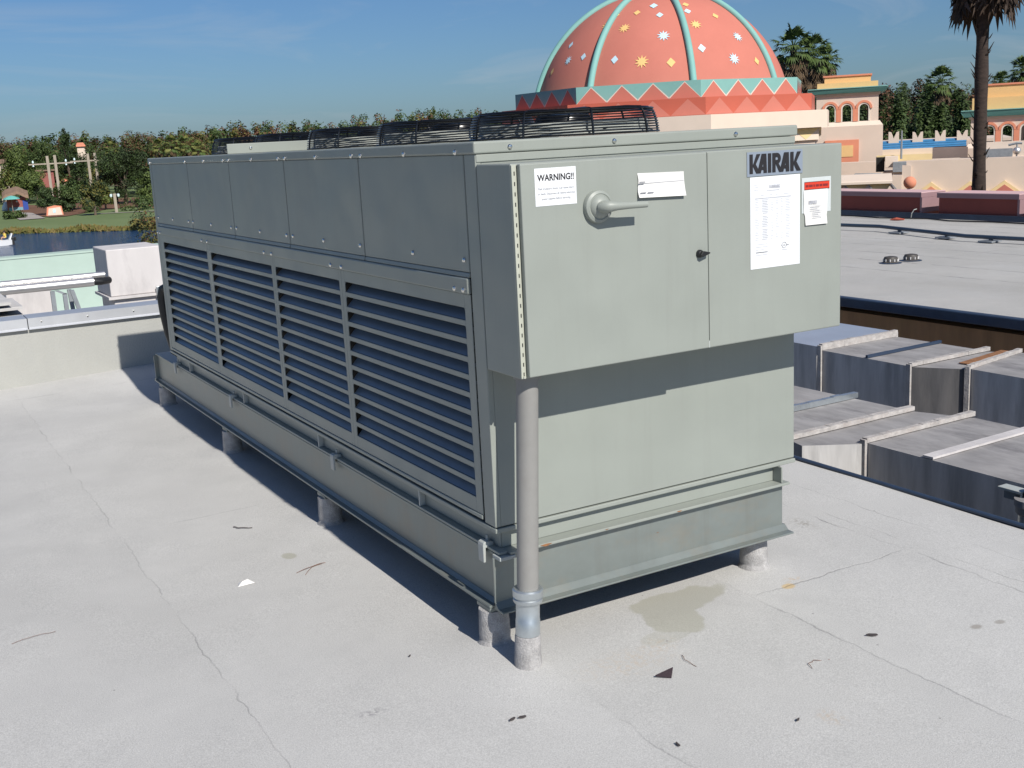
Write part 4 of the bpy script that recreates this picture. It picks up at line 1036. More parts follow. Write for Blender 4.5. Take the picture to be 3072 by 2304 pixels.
mb = MB(); mb.lathe([(24*k, 36*k), (20*k, 40*k), (9*k, 45*k), (0, 47*k)], (0, 0, 0), 'canvas', n=8); mb.build('canopy', pa)
p2 = G(20, 632); mb = MB(); mb.lathe([(.0, 0), (.85, 0), (.95, .4), (.8, 1.0), (.5, 1.35), (.45, 1.7), (0, 1.9)], (0, 0, 0), 'white', n=14)
tag(mb.build('marker_post', smooth=50, loc=(p2.x, p2.y, GZ)), 'short rounded white marker in front of the reddish hut', 'marker')
# small houses among the far trees
def little_house(px, t, py0, py1, wpx, wall, rf, label):
    p = ground_at(px, t, GZ); k = t/FPX; root = empty('small_house', p, label, 'house', rz=facing(p)); z1 = zt(px, py1, t)-GZ; zw = z1-(py0-py1)*k*.45
    mb = MB(); mb.box(-wpx*k/2, 0, 0, wpx*k/2, 5, zw, wall); mb.build('wall', root)
    mb = MB(); mb.prism([(-wpx*k*.6, -.5, zw+.02), (wpx*k*.6, -.5, zw+.02), (wpx*k*.35, 2.5, z1), (-wpx*k*.45, 2.5, z1)], (0, .5, .3), rf); mb.prism([(-wpx*k*.6, 5.5, zw+.02), (wpx*k*.6, 5.5, zw+.02), (wpx*k*.35, 3, z1), (-wpx*k*.45, 3, z1)], (0, .2, .3), rf); mb.build('roof', root)
little_house(248, 300, 452, 432, 22, 'creamlight', 'orange_pink', 'pinkish house with an orange roof between the far trees')
little_house(66, 296, 540, 527, 18, 'white', 'white', 'tiny white gabled hut among the low trees')
little_house(188, 292, 548, 540, 16, 'creamlight', 'orange_pink', 'little orange roof behind the lawn trees')
little_house(6, 300, 505, 482, 26, 'creamlight', 'thatch', 'cream house with a brown roof at the left edge')
little_house(132, 286, 520, 508, 46, 'hutred', 'thatch', 'long brown thatched roof behind the tall pylon')

# boat with two people
def person(name, loc, rz, shirt, label, h=.95):
    root_bm = MB()
    me = bpy.data.meshes.new(name); V = [(0, 0, .0), (0, 0, .22), (0, .01, .45), (0, 0, .52), (0, -.02, .58), (0, -.03, .70), (0, -.02, .80),
         (.10, -.02, .0), (.12, -.42, .02), (.12, -.44, -.38), (-.10, -.02, .0), (-.12, -.42, .02), (-.12, -.44, -.38),
         (.19, 0, .44), (.24, -.06, .20), (.16, -.28, .12), (-.19, 0, .44), (-.24, -.06, .20), (-.16, -.28, .12)]
    Ed = [(0, 1), (1, 2), (2, 3), (3, 4), (4, 5), (5, 6), (0, 7), (7, 8), (8, 9), (0, 10), (10, 11), (11, 12), (2, 13), (13, 14), (14, 15), (2, 16), (16, 17), (17, 18)]
    Ra = [.15, .14, .13, .06, .06, .10, .07, .10, .075, .05, .10, .075, .05, .07, .05, .035, .07, .05, .035]
    me.from_pydata(V, Ed, []); me.materials.append(M['skin'])
    o = bpy.data.objects.new(name, me); COL.objects.link(o); o.location = loc; o.rotation_euler = (0, 0, rz)
    md = o.modifiers.new('skin', 'SKIN'); 
    for sv, r in zip(me.skin_vertices[0].data, Ra): sv.radius = (r, r)
    me.skin_vertices[0].data[0].use_root = True
    sb_ = o.modifiers.new('sub', 'SUBSURF'); sb_.levels = 1; sb_.render_levels = 1
    tag(o, label, 'person')
    mb = MB(); mb.lathe([(.10, .50), (.19, .46), (.185, .3), (.175, .15), (.18, .0), (.0, -.01)], (0, 0, 0), shirt, n=14)
    for s_ in (-1, 1): mb.tube([(s_*.15, 0, .45), (s_*.22, -.02, .36), (s_*.25, -.06, .22)], [.085, .075, .065], shirt, 8)
    mb.build('shirt', o, smooth=60)
    mb = MB(); mb.lathe([(.112, .70), (.115, .76), (.09, .84), (.0, .87)], (0, -.02, 0), 'hair', n=12); mb.build('hair', o, smooth=60)
    return o
p = G(4, 737, WZ); bo = empty('motorboat', (p.x, p.y, WZ), 'small white motorboat with two people at the left edge of the lake', 'boat', rz=facing(p)+.1)
mb = MB(); secs = []
for i, (x, hw, z0, z1) in enumerate(((-2.4, .05, .35, 1.0), (-1.6, .6, .05, .85), (-.4, .85, -.12, .72), (.7, .85, -.12, .66), (1.25, .8, -.05, .68))):
    secs.append([(x, -hw, z1), (x, -hw*.8, z0+.12), (x, 0, z0), (x, hw*.8, z0+.12), (x, hw, z1)])
vs = [v for s_ in secs for v in s_]; fs = [(i*5+j, i*5+j+1, (i+1)*5+j+1, (i+1)*5+j) for i in range(4) for j in range(4)]+[(20, 24, 23, 22, 21)]+[(i*5, (i+1)*5, (i+1)*5+4, i*5+4) for i in range(4)]
mb.add(vs, fs, 'hull'); mb.build('hull', bo, smooth=30)
mb = MB(); mb.box(1.27, -.2, -.3, 1.6, .2, .95, 'rubber'); mb.box(1.62, -.15, .5, 1.85, .15, 1.0, 'rubber'); mb.build('outboard_motor', bo, bevel=.05)
mb = MB(); mb.prism([(.95, -.55, .70), (1.15, -.55, .70), (1.45, -.55, 1.45), (1.32, -.55, 1.45)], (0, 1.1, 0), 'hull'); mb.build('seat_back', bo, bevel=.03)
rzb = facing(p)+.1
def bl_(x, y, z): return (p.x+math.cos(rzb)*x-math.sin(rzb)*y, p.y+math.sin(rzb)*x+math.cos(rzb)*y, WZ+z)
person('person', bl_(.55, -.1, 1.0), rzb-1.57, 'shirt_yellow', 'person in a yellow top seated at the stern of the boat')
person('person', bl_(-.55, -.1, 1.0), rzb-1.57, 'shirt_orange', 'person in an orange pink top seated ahead in the boat')
# ================================================================== LOWER ROOF BEHIND THE PARAPET
mb = MB(); mb.box(-14, 6.06, -8.5, 10, 17.2, -1.0, 'concrete'); structure(mb.build('lower_roof'))
mw = empty('mint_wall', (0, 16, -1), 'mint green stucco wall behind the white duct', 'wall')
mb = MB(); mb.box(-10, 0, .0, 9, .35, 1.205, 'mint'); mb.build('wall', mw)
mb = MB(); mb.box(-10.02, -.012, 1.2065, 9, .362, 1.235, 'mint'); mb.build('wall_cap', mw)
mb = MB(); mb.box(-10, -.16, .0, 9, -.005, .26, 'slat'); mb.build('base_ledge', mw)
# white upright duct
DZ = -1.0
y = 9.6; pa_ = on_plane(316, 751, 'y', y); pb_ = on_plane(486, 751, 'y', y); pc_ = on_plane(333, 897, 'y', y)
vd = empty('vent_duct', (pa_.x, y, DZ), 'tall whitewashed rooftop duct box with a flanged base', 'duct')
wd, zt_, zb_ = pb_.x-pa_.x, pa_.z-DZ, pc_.z-DZ
mb = MB(); mb.box(0, 0, zb_+.02, wd, .75, zt_, 'whiteduct'); mb.build('upper_box', vd, bevel=.01)
mb = MB(); mb.box(-.03, -.03, zb_-.01, wd-.03, .78, zb_+.018, 'whiteduct'); mb.build('flange', vd)
mb = MB(); mb.box(.03, .02, .0, wd-.09, .73, zb_-.012, 'whiteduct'); mb.build('base', vd, bevel=.008)
mb = MB(); mb.box(wd-.12, -.08, zb_-.05, wd-.06, -.035, zb_+.09, 'galv'); mb.build('bracket', vd, bevel=.004)
# silver jacketed pipe and its frame
y = 9.2; q0 = on_plane(0, 871, 'y', y); q1 = on_plane(290, 846, 'y', y); rp_ = .046
zc = (q0.z+q1.z)/2
sp = empty('insulated_pipe', (q0.x, y, zc), 'shiny silver jacketed pipe running across to the white duct', 'pipe')
mb = MB(); mb.cyl((-6, 0, 0), (q1.x-q0.x-.03, 0, 0), rp_, rp_, 'silver', 24); mb.build('jacket', sp, smooth=40)
mb = MB(); mb.tube([(-6, .085, .052), (q1.x-q0.x+.1, .085, .052)], .034, 'silver', 20); mb.build('second_line', sp, smooth=40)
mb = MB(); mb.tube([(q1.x-q0.x-.03, 0, 0), (q1.x-q0.x+.04, 0, -.004), (q1.x-q0.x+.14, .12, -.01)], .038, 'rubber', 16); mb.build('pipe_end', sp, smooth=40)
for x in (-3.2, -1.3):
    mb = MB(); mb.cyl((x-.012, 0, 0), (x+.012, 0, 0), rp_+.004, rp_+.004, 'galv', 24); mb.build('jacket_band', sp, smooth=40)
def opx(px, py, y): v = on_plane(px, py, 'y', y); return v
sf_ = empty('pipe_frame', (q1.x-.3, y, DZ), 'grey angle steel trestle under the silver pipe', 'pipe support')
for (a, b_, yy, nm) in (((157, 874), (166, 940), y, 'post'), ((194, 880), (203, 946), y, 'post'), ((207, 868), (222, 942), y+.5, 'post'), ((215, 870), (243, 942), y, 'brace'), ((170, 872), (195, 882), y, 'strut')):
    A_, B_ = opx(*a, yy), opx(*b_, yy); 
    if nm != 'strut': d = (B_-A_); B_ = A_+d*((A_.z-DZ-.02)/max(.05, A_.z-B_.z)) if nm == 'post' else A_+d*1.6
    o_ = Vector((q1.x-.3, y, DZ)); mb = MB(); r = .020; A_ -= o_; B_ -= o_
    mb.obox(A_-Vector((r, r, 0)), (2*r, 0, 0), (0, 2*r, 0), B_-A_, 'greysteel'); mb.build(nm, sf_)
# white duct under the pipe and the slatted stack at the left edge
y = 10.4; a = opx(15, 868, y); b_ = opx(148, 868, y)
mb = MB(); mb.box(0, 0, 0, b_.x-a.x+.02, .7, a.z+.03-DZ, 'whiteduct')
tag(mb.build('low_duct', bevel=.01, loc=(a.x, y, DZ)), 'low streaky white duct below the silver pipe', 'duct')
y = 7.2; a = opx(0, 905, y); sl = empty('slatted_vent', (a.x, y, DZ), 'weathered grey stepped slats at the left edge behind the parapet', 'vent')
for k, (py, px1) in enumerate(((898, 22), (912, 58), (938, 62), (952, 78), (962, 92))):
    e = opx(px1, py, y); zz = e.z-DZ
    mb = MB(); mb.box(-1.2, -.25+.03*k, zz-.022, e.x-a.x, .5, zz+.004, 'slat'); mb.build('slat', sl)
mb = MB(); mb.box(-1.2, .1, 0, .06, .45, opx(0, 900, y).z-DZ-.02, 'inside'); mb.build('housing', sl)

# ================================================================== WELL WITH DUCTS AT RIGHT
mb = MB(); mb.box(2.235, -10, -8.5, 6.25, 6.05, -1.25, 'concrete'); structure(mb.build('well_floor'))
def duct_run(name, foot, top, label, zb=-1.2):
    """sheet metal duct with a plan outline foot (list of xy), flat top at z"""
    root = empty(name, (foot[0][0], foot[0][1], zb), label, 'duct'); return root
o_ = Vector((3.0, 1.3, -1.2)); dA = empty('near_duct', o_, 'stained sheet metal duct just beyond the near roof edge', 'duct')
def dbox(parent, name, foot, z0, z1, m_top, m_side, o_, **k):
    mb = MB(); n = len(foot); ar = sum(foot[i][0]*foot[(i+1) % n][1]-foot[(i+1) % n][0]*foot[i][1] for i in range(n))
    if ar < 0: foot = foot[::-1]
    f3 = [Vector((x, y, 0))-Vector((o_.x, o_.y, 0)) for x, y in foot]
    lo = [(p.x, p.y, z0-o_.z) for p in f3]; hi = [(p.x, p.y, z1-o_.z) for p in f3]
    mb.add(lo+hi, [(i, (i+1) % n, n+(i+1) % n, n+i) for i in range(n)]+[tuple(range(n-1, -1, -1))], m_side); mb.add(hi, [tuple(range(n))], m_top)
    return mb.build(name, parent, **k)
dbox(dA, 'section', [(2.992, -9), (3.85, -9), (3.85, 1.27), (2.992, 1.27)], -1.2, -.1, 'duct', 'ductside', o_)
dbox(dA, 'offset_section', [(2.995, 1.275), (3.86, 1.275), (3.725, 1.62), (2.735, 1.62), (2.70, 1.47)], -1.2, -.104, 'duct', 'ductside', o_)
dbox(dA, 'section', [(2.74, 1.625), (3.72, 1.625), (3.62, 5.6), (2.74, 5.6)], -1.2, -.1, 'duct', 'ductside', o_)
def joint(parent, a, b_, zt, o_, wd=.036, ht=.026, drop=.9, m='ductjoint', name='joint', side=True):
    """raised sealed joint across the top of a duct, and down its near side"""
    A_, B_ = Vector((a[0], a[1], zt)), Vector((b_[0], b_[1], zt)); d = (B_-A_).normalized(); nr = Vector((-d.y, d.x, 0))
    mb = MB(); n = 14
    for i in range(n):
        t0, t1 = i/n, (i+1)/n; w_ = wd*(1+.12*mnoise.noise((a[0]*9+i, a[1], 2))); h = ht*(1+.12*mnoise.noise((a[1]*9+i, 3, 1)))
        mb.obox(A_.lerp(B_, t0)-nr*w_/2-o_+Vector((0, 0, .002)), (B_-A_)/n, nr*w_, Vector((0, 0, h)), m)
    if side: mb.obox(A_-d*.018-nr*wd/2-o_+Vector((0, 0, ht*.8)), d*.016, nr*wd, Vector((0, 0, -drop)), m)
    return mb.build(name, parent)
joint(dA, (2.985, 1.29), (3.885, 1.31), -.1, o_)
joint(dA, (2.74, 1.60), (3.735, 1.625), -.1, o_, side=False, wd=.045)
joint(dA, (2.74, 2.62), (3.66, 2.66), -.1, o_, side=False)
joint(dA, (2.992, .87), (3.86, .90), -.098, o_, wd=.065, ht=.012, side=False, name='tape_band', m='whiteduct')
joint(dA, (2.74, 2.05), (3.735, 2.07), -.098, o_, wd=.035, ht=.035, side=False, name='angle_stiffener', m='galv')
mb = MB(); lf = [(3.45+.09*math.cos(a)*(.7+.4*math.sin(3*a)), .55+.05*math.sin(a)*(1+.3*math.cos(2*a)), -.0975+.006*math.sin(2*a)) for a in [i*.628 for i in range(10)]]
mb.face([Vector(p) for p in lf], 'frond_yel'); tag(mb.build('dry_leaf'), 'pale dry leaf lying on top of the nearer duct', 'leaf')
o_ = Vector((4.7, 2.4, -1.2)); dB = empty('far_duct', o_, 'longer stained duct run in front of the rusty brown wall', 'duct')
dbox(dB, 'section', [(4.71, 2.495), (5.53, 2.505), (5.53, 3.36), (4.71, 3.36)], -1.2, -.1, 'duct', 'ductside', o_)
dbox(dB, 'offset_section', [(4.92, 2.185), (5.63, 2.31), (5.53, 2.50), (4.71, 2.49)], -1.2, -.104, 'duct', 'ductdark', o_)
dbox(dB, 'section', [(4.925, -9), (5.64, -9), (5.64, 2.305), (4.925, 2.18)], -1.2, -.1, 'duct', 'ductside', o_)
joint(dB, (4.70, 2.49), (5.55, 2.505), -.1, o_)
joint(dB, (4.915, 2.17), (5.65, 2.31), -.1, o_)
joint(dB, (4.705, 3.36), (5.54, 3.37), -.1, o_, ht=.05)
joint(dB, (4.71, 2.90), (5.54, 2.93), -.098, o_, wd=.02, ht=.02, side=False, name='angle_stiffener', m='edge')
joint(dB, (5.02, 2.30), (5.60, 2.40), -.098, o_, wd=.06, ht=.004, side=False, name='rust_band', m='rust')
dbox(dB, 'end_section', [(4.705, 3.40), (5.60, 3.40), (5.60, 5.6), (4.705, 5.6)], -1.2, -.075, 'cleansheet', 'ductside', o_, bevel=.006)
# hooded round vent with a shallow pale lid
lc = Vector((4.62, 4.02, -.52))
vt = empty('round_vent', (lc.x-.25, lc.y, -1.2), 'round rooftop vent with a pale blue conical lid beside the condenser corner', 'vent')
mb = MB(); mb.lathe([(.13, 0), (.13, .55)], (0, 0, 0), 'galv', n=24); mb.build('stack', vt, smooth=40)
mb = MB(); mb.lathe([(.33, .56), (.335, .575), (.12, .70), (.0, .73)], (0, 0, 0), 'cleansheet', n=32); mb.build('lid', vt, smooth=40)
# galvanised flue with collar and black cap at the right edge
fl = empty('flue_stack', (2.62, .0, -1.2), 'galvanised flue stack with a clamp and black fitting at the right edge', 'flue')
mb = MB(); mb.lathe([(.052, 0), (.052, 1.115)], (0, 0, 0), 'galv', n=24); mb.build('pipe', fl, smooth=40)
mb = MB(); mb.lathe([(.058, 1.116), (.064, 1.125), (.064, 1.15), (.07, 1.155), (.07, 1.185), (.0, 1.19)], (0, 0, 0), 'duct', n=24); mb.build('collar', fl, smooth=35)
mb = MB(); mb.box(-.03, .03, 1.20, .03, .15, 1.212, 'clamp'); mb.box(-.03, .03, 1.155, .03, .036, 1.1995, 'clamp'); mb.box(.0, .04, 1.155, .006, .14, 1.1995, 'greysteel'); mb.build('angle_bracket', fl, bevel=.002)
mb = MB(); mb.tube([(0, .03, 1.192), (0, -.02, 1.215), (0, -.12, 1.205), (0, -.3, 1.19)], .022, 'rubber', 12); mb.lathe([(.03, 0), (.03, .02), (.012, .03), (.0, .03)], (0, .0, 1.215), 'silver', n=12); mb.build('valve', fl, smooth=40)

# ================================================================== FAR ROOF
fb = empty('flat_roof_building', (6.3, 0, -8.5), 'flat grey roofed building with a rusty brown wall across the duct well', 'building')
oz = Vector((6.3, 0, -8.5))
def fbox(m_, x0, y0, z0, x1, y1, z1, mt): m_.box(x0-oz.x, y0-oz.y, z0-oz.z, x1-oz.x, y1-oz.y, z1-oz.z, mt)
mb = MB(); fbox(mb, 6.32, -25, -8.5, 13.85, 14.5, -.12, 'brown'); mb.build('wall', fb)
mb = MB(); xs = [6.26+i*.3 for i in range(25)]+[13.60]; ys = [-25+i*.5 for i in range(80)]
mb.add([(x-oz.x, y-oz.y, .012*mnoise.noise((x*.6, y*.6, 5))-oz.z) for y in ys for x in xs], [(j*len(xs)+i, j*len(xs)+i+1, (j+1)*len(xs)+i+1, (j+1)*len(xs)+i) for j in range(len(ys)-1) for i in range(len(xs)-1)], 'farroof')
ro = mb.build('roof', fb, smooth=60); ro.data.transform(Matrix.Translation(oz)); ro.location = -oz
mb = MB(); fbox(mb, 6.235, -25, -.068, 6.315, 14.5, .022, 'edge'); mb.build('edge_trim', fb, bevel=.01)
mb = MB(); fbox(mb, 13.58, -25, -.02, 13.62, 14.5, .088, 'edge'); mb.build('base_flashing', fb)
# maroon parapet blocks with pink copings
mp = None
for (y0, y1, lab) in ((14.4, 10.11, 'maroon parapet block with a pink coping beside the control box edge'), (9.795, 8.275, 'maroon parapet block with a pink coping below the tall palm'), (7.9, -8, 'maroon parapet block beyond the right edge of the photo')):
    r_ = empty('parapet_block', (13.62, y1, .09), lab, 'parapet', 'maroon parapet blocks at the back of the far roof')
    mb = MB(); mb.box(.01, 0.03, 0, .55, y0-y1-.03, .245, 'maroon'); mb.build('wall', r_)
    mb = MB(); mb.box(-.01, .0, .247, .57, y0-y1, .318, 'mauve'); mb.box(-.012, -.002, .3185, .572, y0-y1+.002, .331, 'pinkcap'); mb.build('coping', r_)
    mb = MB(); mb.box(-.004, -.012, .0, .56, .028, .245, 'mauve'); mb.build('end_trim', r_)
mb = MB(); mb.prism([(14.25, -8, .02), (14.25, -8, .08), (14.9, -8, .33), (14.9, -8, .02)], (0, 22.4, 0), 'pinkcap')
tag(mb.build('pink_ledge'), 'sloping pink ledge seen through the gaps of the maroon parapet', 'ledge')
# pipe run and small things on the far roof
mb = MB(); pth = [(11.2, 11.8, .08), (11.41, 9.69, .08), (11.48, 9.03, .08), (11.34, 8.46, .075), (11.16, 7.8, .075), (10.98, 7.1, .07), (11.0, 6.25, .07), (11.05, 2, .07)]
pr_ = empty('roof_pipe', (11.2, 8, 0), 'thin dark pipe run across the far grey roof', 'pipe')
mb.tube([(x-11.2, y-8, z) for x, y, z in pth], .026, 'darkpipe', 8); mb.build('pipe', pr_, smooth=40)
for (x, y) in ((11.37, 8.55), (11.13, 7.52), (10.99, 6.72)):
    mb = MB(); mb.box(x-11.2-.02, y-8-.02, 0, x-11.2+.02, y-8+.02, .07, 'darkpipe'); mb.box(x-11.2-.1, y-8-.09, 0.012, x-11.2+.1, y-8+.12, .03, 'greysteel'); mb.build('stand', pr_)
v0 = empty('roof_vent', (8.62, 6.22, 0), 'nearer left one of the two small dark roof vents', 'vent', 'small dark vents on the far roof')
mb = MB(); mb.lathe([(.105, .0), (.10, .012), (.082, .02), (.080, .055), (.07, .075), (.03, .082), (.0, .083)], (0, 0, 0), 'ventdark', n=18); mb.build('cap', v0, smooth=40)
mb = MB()
for i in range(10): a = i*.628; mb.box(.0795*math.cos(a)-.007, .0795*math.sin(a)-.007, .024, .0795*math.cos(a)+.007, .0795*math.sin(a)+.007, .052, 'slat')
mb.lathe([(.12, .0), (.125, .006), (.10, .013)], (0, 0, 0), 'edge', n=18)
mb.build('slot_band', v0)
copy_tree(v0, (8.93, 6.20, 0), label='farther right one of the two small dark roof vents')
mb = MB(); mb.tube([(0, 0, .012), (.03, -.1, .025), (.06, -.24, .02)], [.008, .028, .012], 'brick_red', 6); tag(mb.build('roof_scrap', loc=(13.05, 10.25, 0)), 'dull red scrap lying near the maroon parapet', 'scrap')
mb = MB(); mb.tube([(13.3, 12.2, .02), (13.34, 11.3, .02), (13.2, 10.6, .02), (13.4, 9.8, .02), (13.2, 9.2, .02), (13.3, 8.5, .02), (13.2, 7, .02)], .012, 'rubber', 5); tag(mb.build('loose_cable'), 'thin loose cable along the maroon parapet', 'cable')
mb = MB(); mb.tube([(13.55, 10.26, .0), (13.52, 10.22, .08), (13.54, 10.19, .14), (13.58, 10.17, .15)], .008, 'clamp', 6); tag(mb.build('bent_tube'), 'short bent pale tube standing at the parapet gap', 'tube')

# ================================================================== DOMED PAVILION
DC = at_depth(1428*1.38879, 280*1.38879, 32.3); DC = Vector((DC.x, DC.y, 0))
th0 = math.atan2(CAM.y-DC.y, CAM.x-DC.x)          # direction towards our roof; positive angle = to the right in the photo
def dpt(R, th, z): a = th0+th; return Vector((R*math.cos(a), R*math.sin(a), z))
dome_root = empty('domed_pavilion', (DC.x, DC.y, -8.5), 'salmon domed pavilion with teal ribs and a zigzag parapet', 'pavilion')
ZO = 8.5
T0 = R_(14)
corner = [T0+R_(45)*k for k in range(8)]
def octa(mbx, R0, R1, z0, z1, m):
    """octagonal ring R0 (outer) with a flat top in to R1"""
    n = 8
    vs = [dpt(R0, a, z0+ZO) for a in corner]+[dpt(R0, a, z1+ZO) for a in corner]+[dpt(R1, a, z1+ZO) for a in corner]+[dpt(R1, a, z0+ZO) for a in corner]
    fs = []
    for i in range(n):
        j = (i+1) % n; fs += [(i, j, n+j, n+i), (n+i, n+j, 2*n+j, 2*n+i), (2*n+i, 2*n+j, 3*n+j, 3*n+i), (3*n+i, 3*n+j, j, i)]
    mbx.add(vs, fs, m)
mb = MB(); octa(mb, 4.62, .5, -8.5, 1.20, 'cream'); octa(mb, 4.72, 4.3, 1.205, 1.515, 'creamlight'); mb.build('wall', dome_root)
mb = MB(); octa(mb, 4.95, 3.6, 1.52, 1.955, 'creamlight'); mb.build('cream_tier', dome_root)
def zig(mbx, R, z0, z1, up, m, off, nper=4, grow=0):
    for i in range(8):
        A_, B_ = dpt(R, corner[i], 0), dpt(R, corner[(i+1) % 8], 0); nrm = (A_+B_).normalized()
        for k in range(nper):
            l, c, r = A_.lerp(B_, max(0, (k-grow)/nper)), A_.lerp(B_, (k+.5)/nper), A_.lerp(B_, min(1, (k+1+grow)/nper))
            za, zb = (z0, z1) if up else (z1, z0)
            mbx.add([l+nrm*off+Vector((0, 0, za+ZO)), r+nrm*off+Vector((0, 0, za+ZO)), c+nrm*off+Vector((0, 0, zb+ZO))], [(0, 1, 2) if not up else (0, 1, 2)], m)
mb = MB(); octa(mb, 4.52, 3.5, 1.96, 2.385, 'brick_red'); zig(mb, 4.52, 1.97, 2.36, True, 'salmon', .004); mb.build('lower_band', dome_root)
mb = MB(); octa(mb, 4.12, 3.1, 2.39, 2.815, 'teal'); zig(mb, 4.12, 2.395, 2.80, True, 'palelines', .004, grow=.045); zig(mb, 4.12, 2.395, 2.775, True, 'salmon', .009, grow=-.012); mb.build('zigzag_band', dome_root)
mb = MB(); zig(mb, 4.72, 1.22, 1.50, False, 'paleyellow', .006); mb.build('frieze', dome_root)
RD, ZD = 3.58, 1.82
mb = MB(); prof = [(RD*math.cos(R_(e)), RD*math.sin(R_(e))+ZD+ZO) for e in range(0, 91, 3)]; mb.lathe(prof, (0, 0, 0), 'salmon', n=96)
# painted stars and diamonds (photo column, row, size in photo pixels, kind)
Cw = Vector((DC.x, DC.y, ZD))
def on_dome(zx, zy):
    d = ray(1500+zx/2.212, zy/2.212).normalized(); oc = CAM-Cw; b = oc.dot(d); c = oc.dot(oc)-(RD+.015)**2; dis = b*b-c
    return None if dis < 0 else CAM+d*(-b-math.sqrt(dis))
ST = [(940, 408, 58, 10, 'startint'), (825, 185, 52, 10, 'startint'), (1300, 160, 50, 9, 'startint'), (705, 170, 46, 9, 'startint'), (1085, 235, 53, 10, 'skyblue'), (1578, 242, 48, 10, 'skyblue'), (1555, 388, 52, 10, 'skyblue'), (452, 400, 44, 9, 'skyblue'),
      (760, 395, 36, 2, 'skyblue'), (553, 375, 33, 2, 'skyblue'), (1340, 318, 38, 2, 'skyblue'), (1060, 97, 34, 2, 'skyblue'), (1245, 72, 34, 2, 'skyblue'), (1020, 36, 40, 2, 'skyblue'), (470, 297, 34, 2, 'skyblue'),
      (1135, 413, 40, 2, 'startint'), (1705, 403, 34, 2, 'startint'), (910, 82, 34, 2, 'startint'), (1430, 103, 34, 2, 'startint'), (772, 100, 34, 2, 'startint'), (1232, 28, 34, 2, 'startint'), (345, 475, 34, 2, 'startint')]
# the same painted motifs go round the hidden sides
pts_ = []
for zx, zy, r, k, m in ST:
    p = on_dome(zx, zy)
    if p is None: continue
    v = (p-Cw).normalized(); pts_.append((v, r, k, m)); 
    a = math.pi; v2 = Vector((v.x*math.cos(a)-v.y*math.sin(a), v.x*math.sin(a)+v.y*math.cos(a), v.z)); pts_.append((v2, r, k, m))
for v, r, k, m in pts_:
    rm = r*.0052*.64
    up = (Vector((0, 0, 1))-v*v.z).normalized(); rt = up.cross(v).normalized(); q = []
    if k == 2: o2 = [(0, 1.0), (.85, 0), (0, -1.0), (-.85, 0)]
    else: o2 = [((1 if i % 2 == 0 else .46)*math.sin(math.pi*i/k), (1 if i % 2 == 0 else .46)*math.cos(math.pi*i/k)) for i in range(2*k)]
    for (x, y) in o2: w_ = (v*RD+rt*x*rm+up*y*rm).normalized()*(RD+.012); q.append((w_.x, w_.y, w_.z+ZD+ZO))
    cc = v*(RD+.014); n = len(q); mb.add(q+[(cc.x, cc.y, cc.z+ZD+ZO)], [((i+1) % n, i, n) for i in range(n)], m)
mb.build('dome', dome_root, smooth=40)
for a in corner:
    mb = MB(); pth = [dpt((RD+.03)*math.cos(R_(e)), a, (RD+.03)*math.sin(R_(e))+ZD+ZO) for e in range(10, 84, 3)]
    mb.tube(pth, .088, 'teal', 10); mb.build('rib', dome_root, smooth=60)
mb = MB(); mb.lathe([(.50, RD*.985+ZD+ZO-.05), (.50, RD+ZD+ZO+.22), (.56, RD+ZD+ZO+.25), (.56, RD+ZD+ZO+.4), (.3, RD+ZD+ZO+.6), (.1, RD+ZD+ZO+1.2), (0, RD+ZD+ZO+1.25)], (0, 0, 0), 'salmon', n=32); mb.build('finial', dome_root, smooth=40)
mb = MB(); mb.box(-.1, -.1, 0, .1, .1, .3, 'maroon'); o = mb.build('rib_bracket', dome_root); q = dpt(.66, T0-R_(45), RD+ZD+ZO-.1); o.location = q

# ================================================================== CREAM VILLAGE BUILDINGS
def z3(x, y): return (2272+x/2.765, y/2.765)
def zD(x, y): return (2500+x/3.867, 380+y/3.867)
class Facade:
    """upright plane facing our roof at forward distance T; converts photo positions to (u, z) metres on that plane"""
    def __init__(s, px, T):
        s.T = T; s.o = at_depth(px, 498-.052*px, T); d = Vector((s.o.x-CAM.x, s.o.y-CAM.y, 0)); s.yaw = math.atan2(d.x, d.y)
        s.n = Vector((-math.sin(s.yaw), -math.cos(s.yaw), 0)); s.rz = -s.yaw
    def uz(s, p):
        d = ray(*p); t = (s.o-CAM).dot(s.n)/d.dot(s.n); q = CAM+d*t-s.o
        return q.dot(Vector((math.cos(s.yaw), -math.sin(s.yaw), 0))), q.z+s.o.z+8.5
    def root(s, name, label, cat, group=None): return empty(name, (s.o.x, s.o.y, -8.5), label, cat, group, s.rz)
def arch_wall(mbx, u0, u1, z0, z1, arches, y0, th, m, hw, zb, zs):
    """wall u0..u1 with round headed openings at arches (centres)"""
    edges = [u0]+[v for c in arches for v in (c-hw, c+hw)]+[u1]
    for i in range(0, len(edges), 2): mbx.box(edges[i], y0, zb, edges[i+1], y0+th, zs, m)
    if zb > z0: mbx.box(u0, y0, z0, u1, y0+th, zb-.002, m)
    n = 8; top = zs+hw
    for c in arches:
        for i in range(n):
            a0, a1 = math.pi*i/n, math.pi*(i+1)/n
            p0, p1 = (c-hw*math.cos(a0), zs+hw*math.sin(a0)), (c-hw*math.cos(a1), zs+hw*math.sin(a1))
            mbx.prism([(p0[0], y0, p0[1]), (p1[0], y0, p1[1]), (p1[0], y0, z1), (p0[0], y0, z1)], (0, th, 0), m)
    for i in range(0, len(edges), 2): mbx.box(edges[i], y0, zs+.001, edges[i+1], y0+th, z1, m)
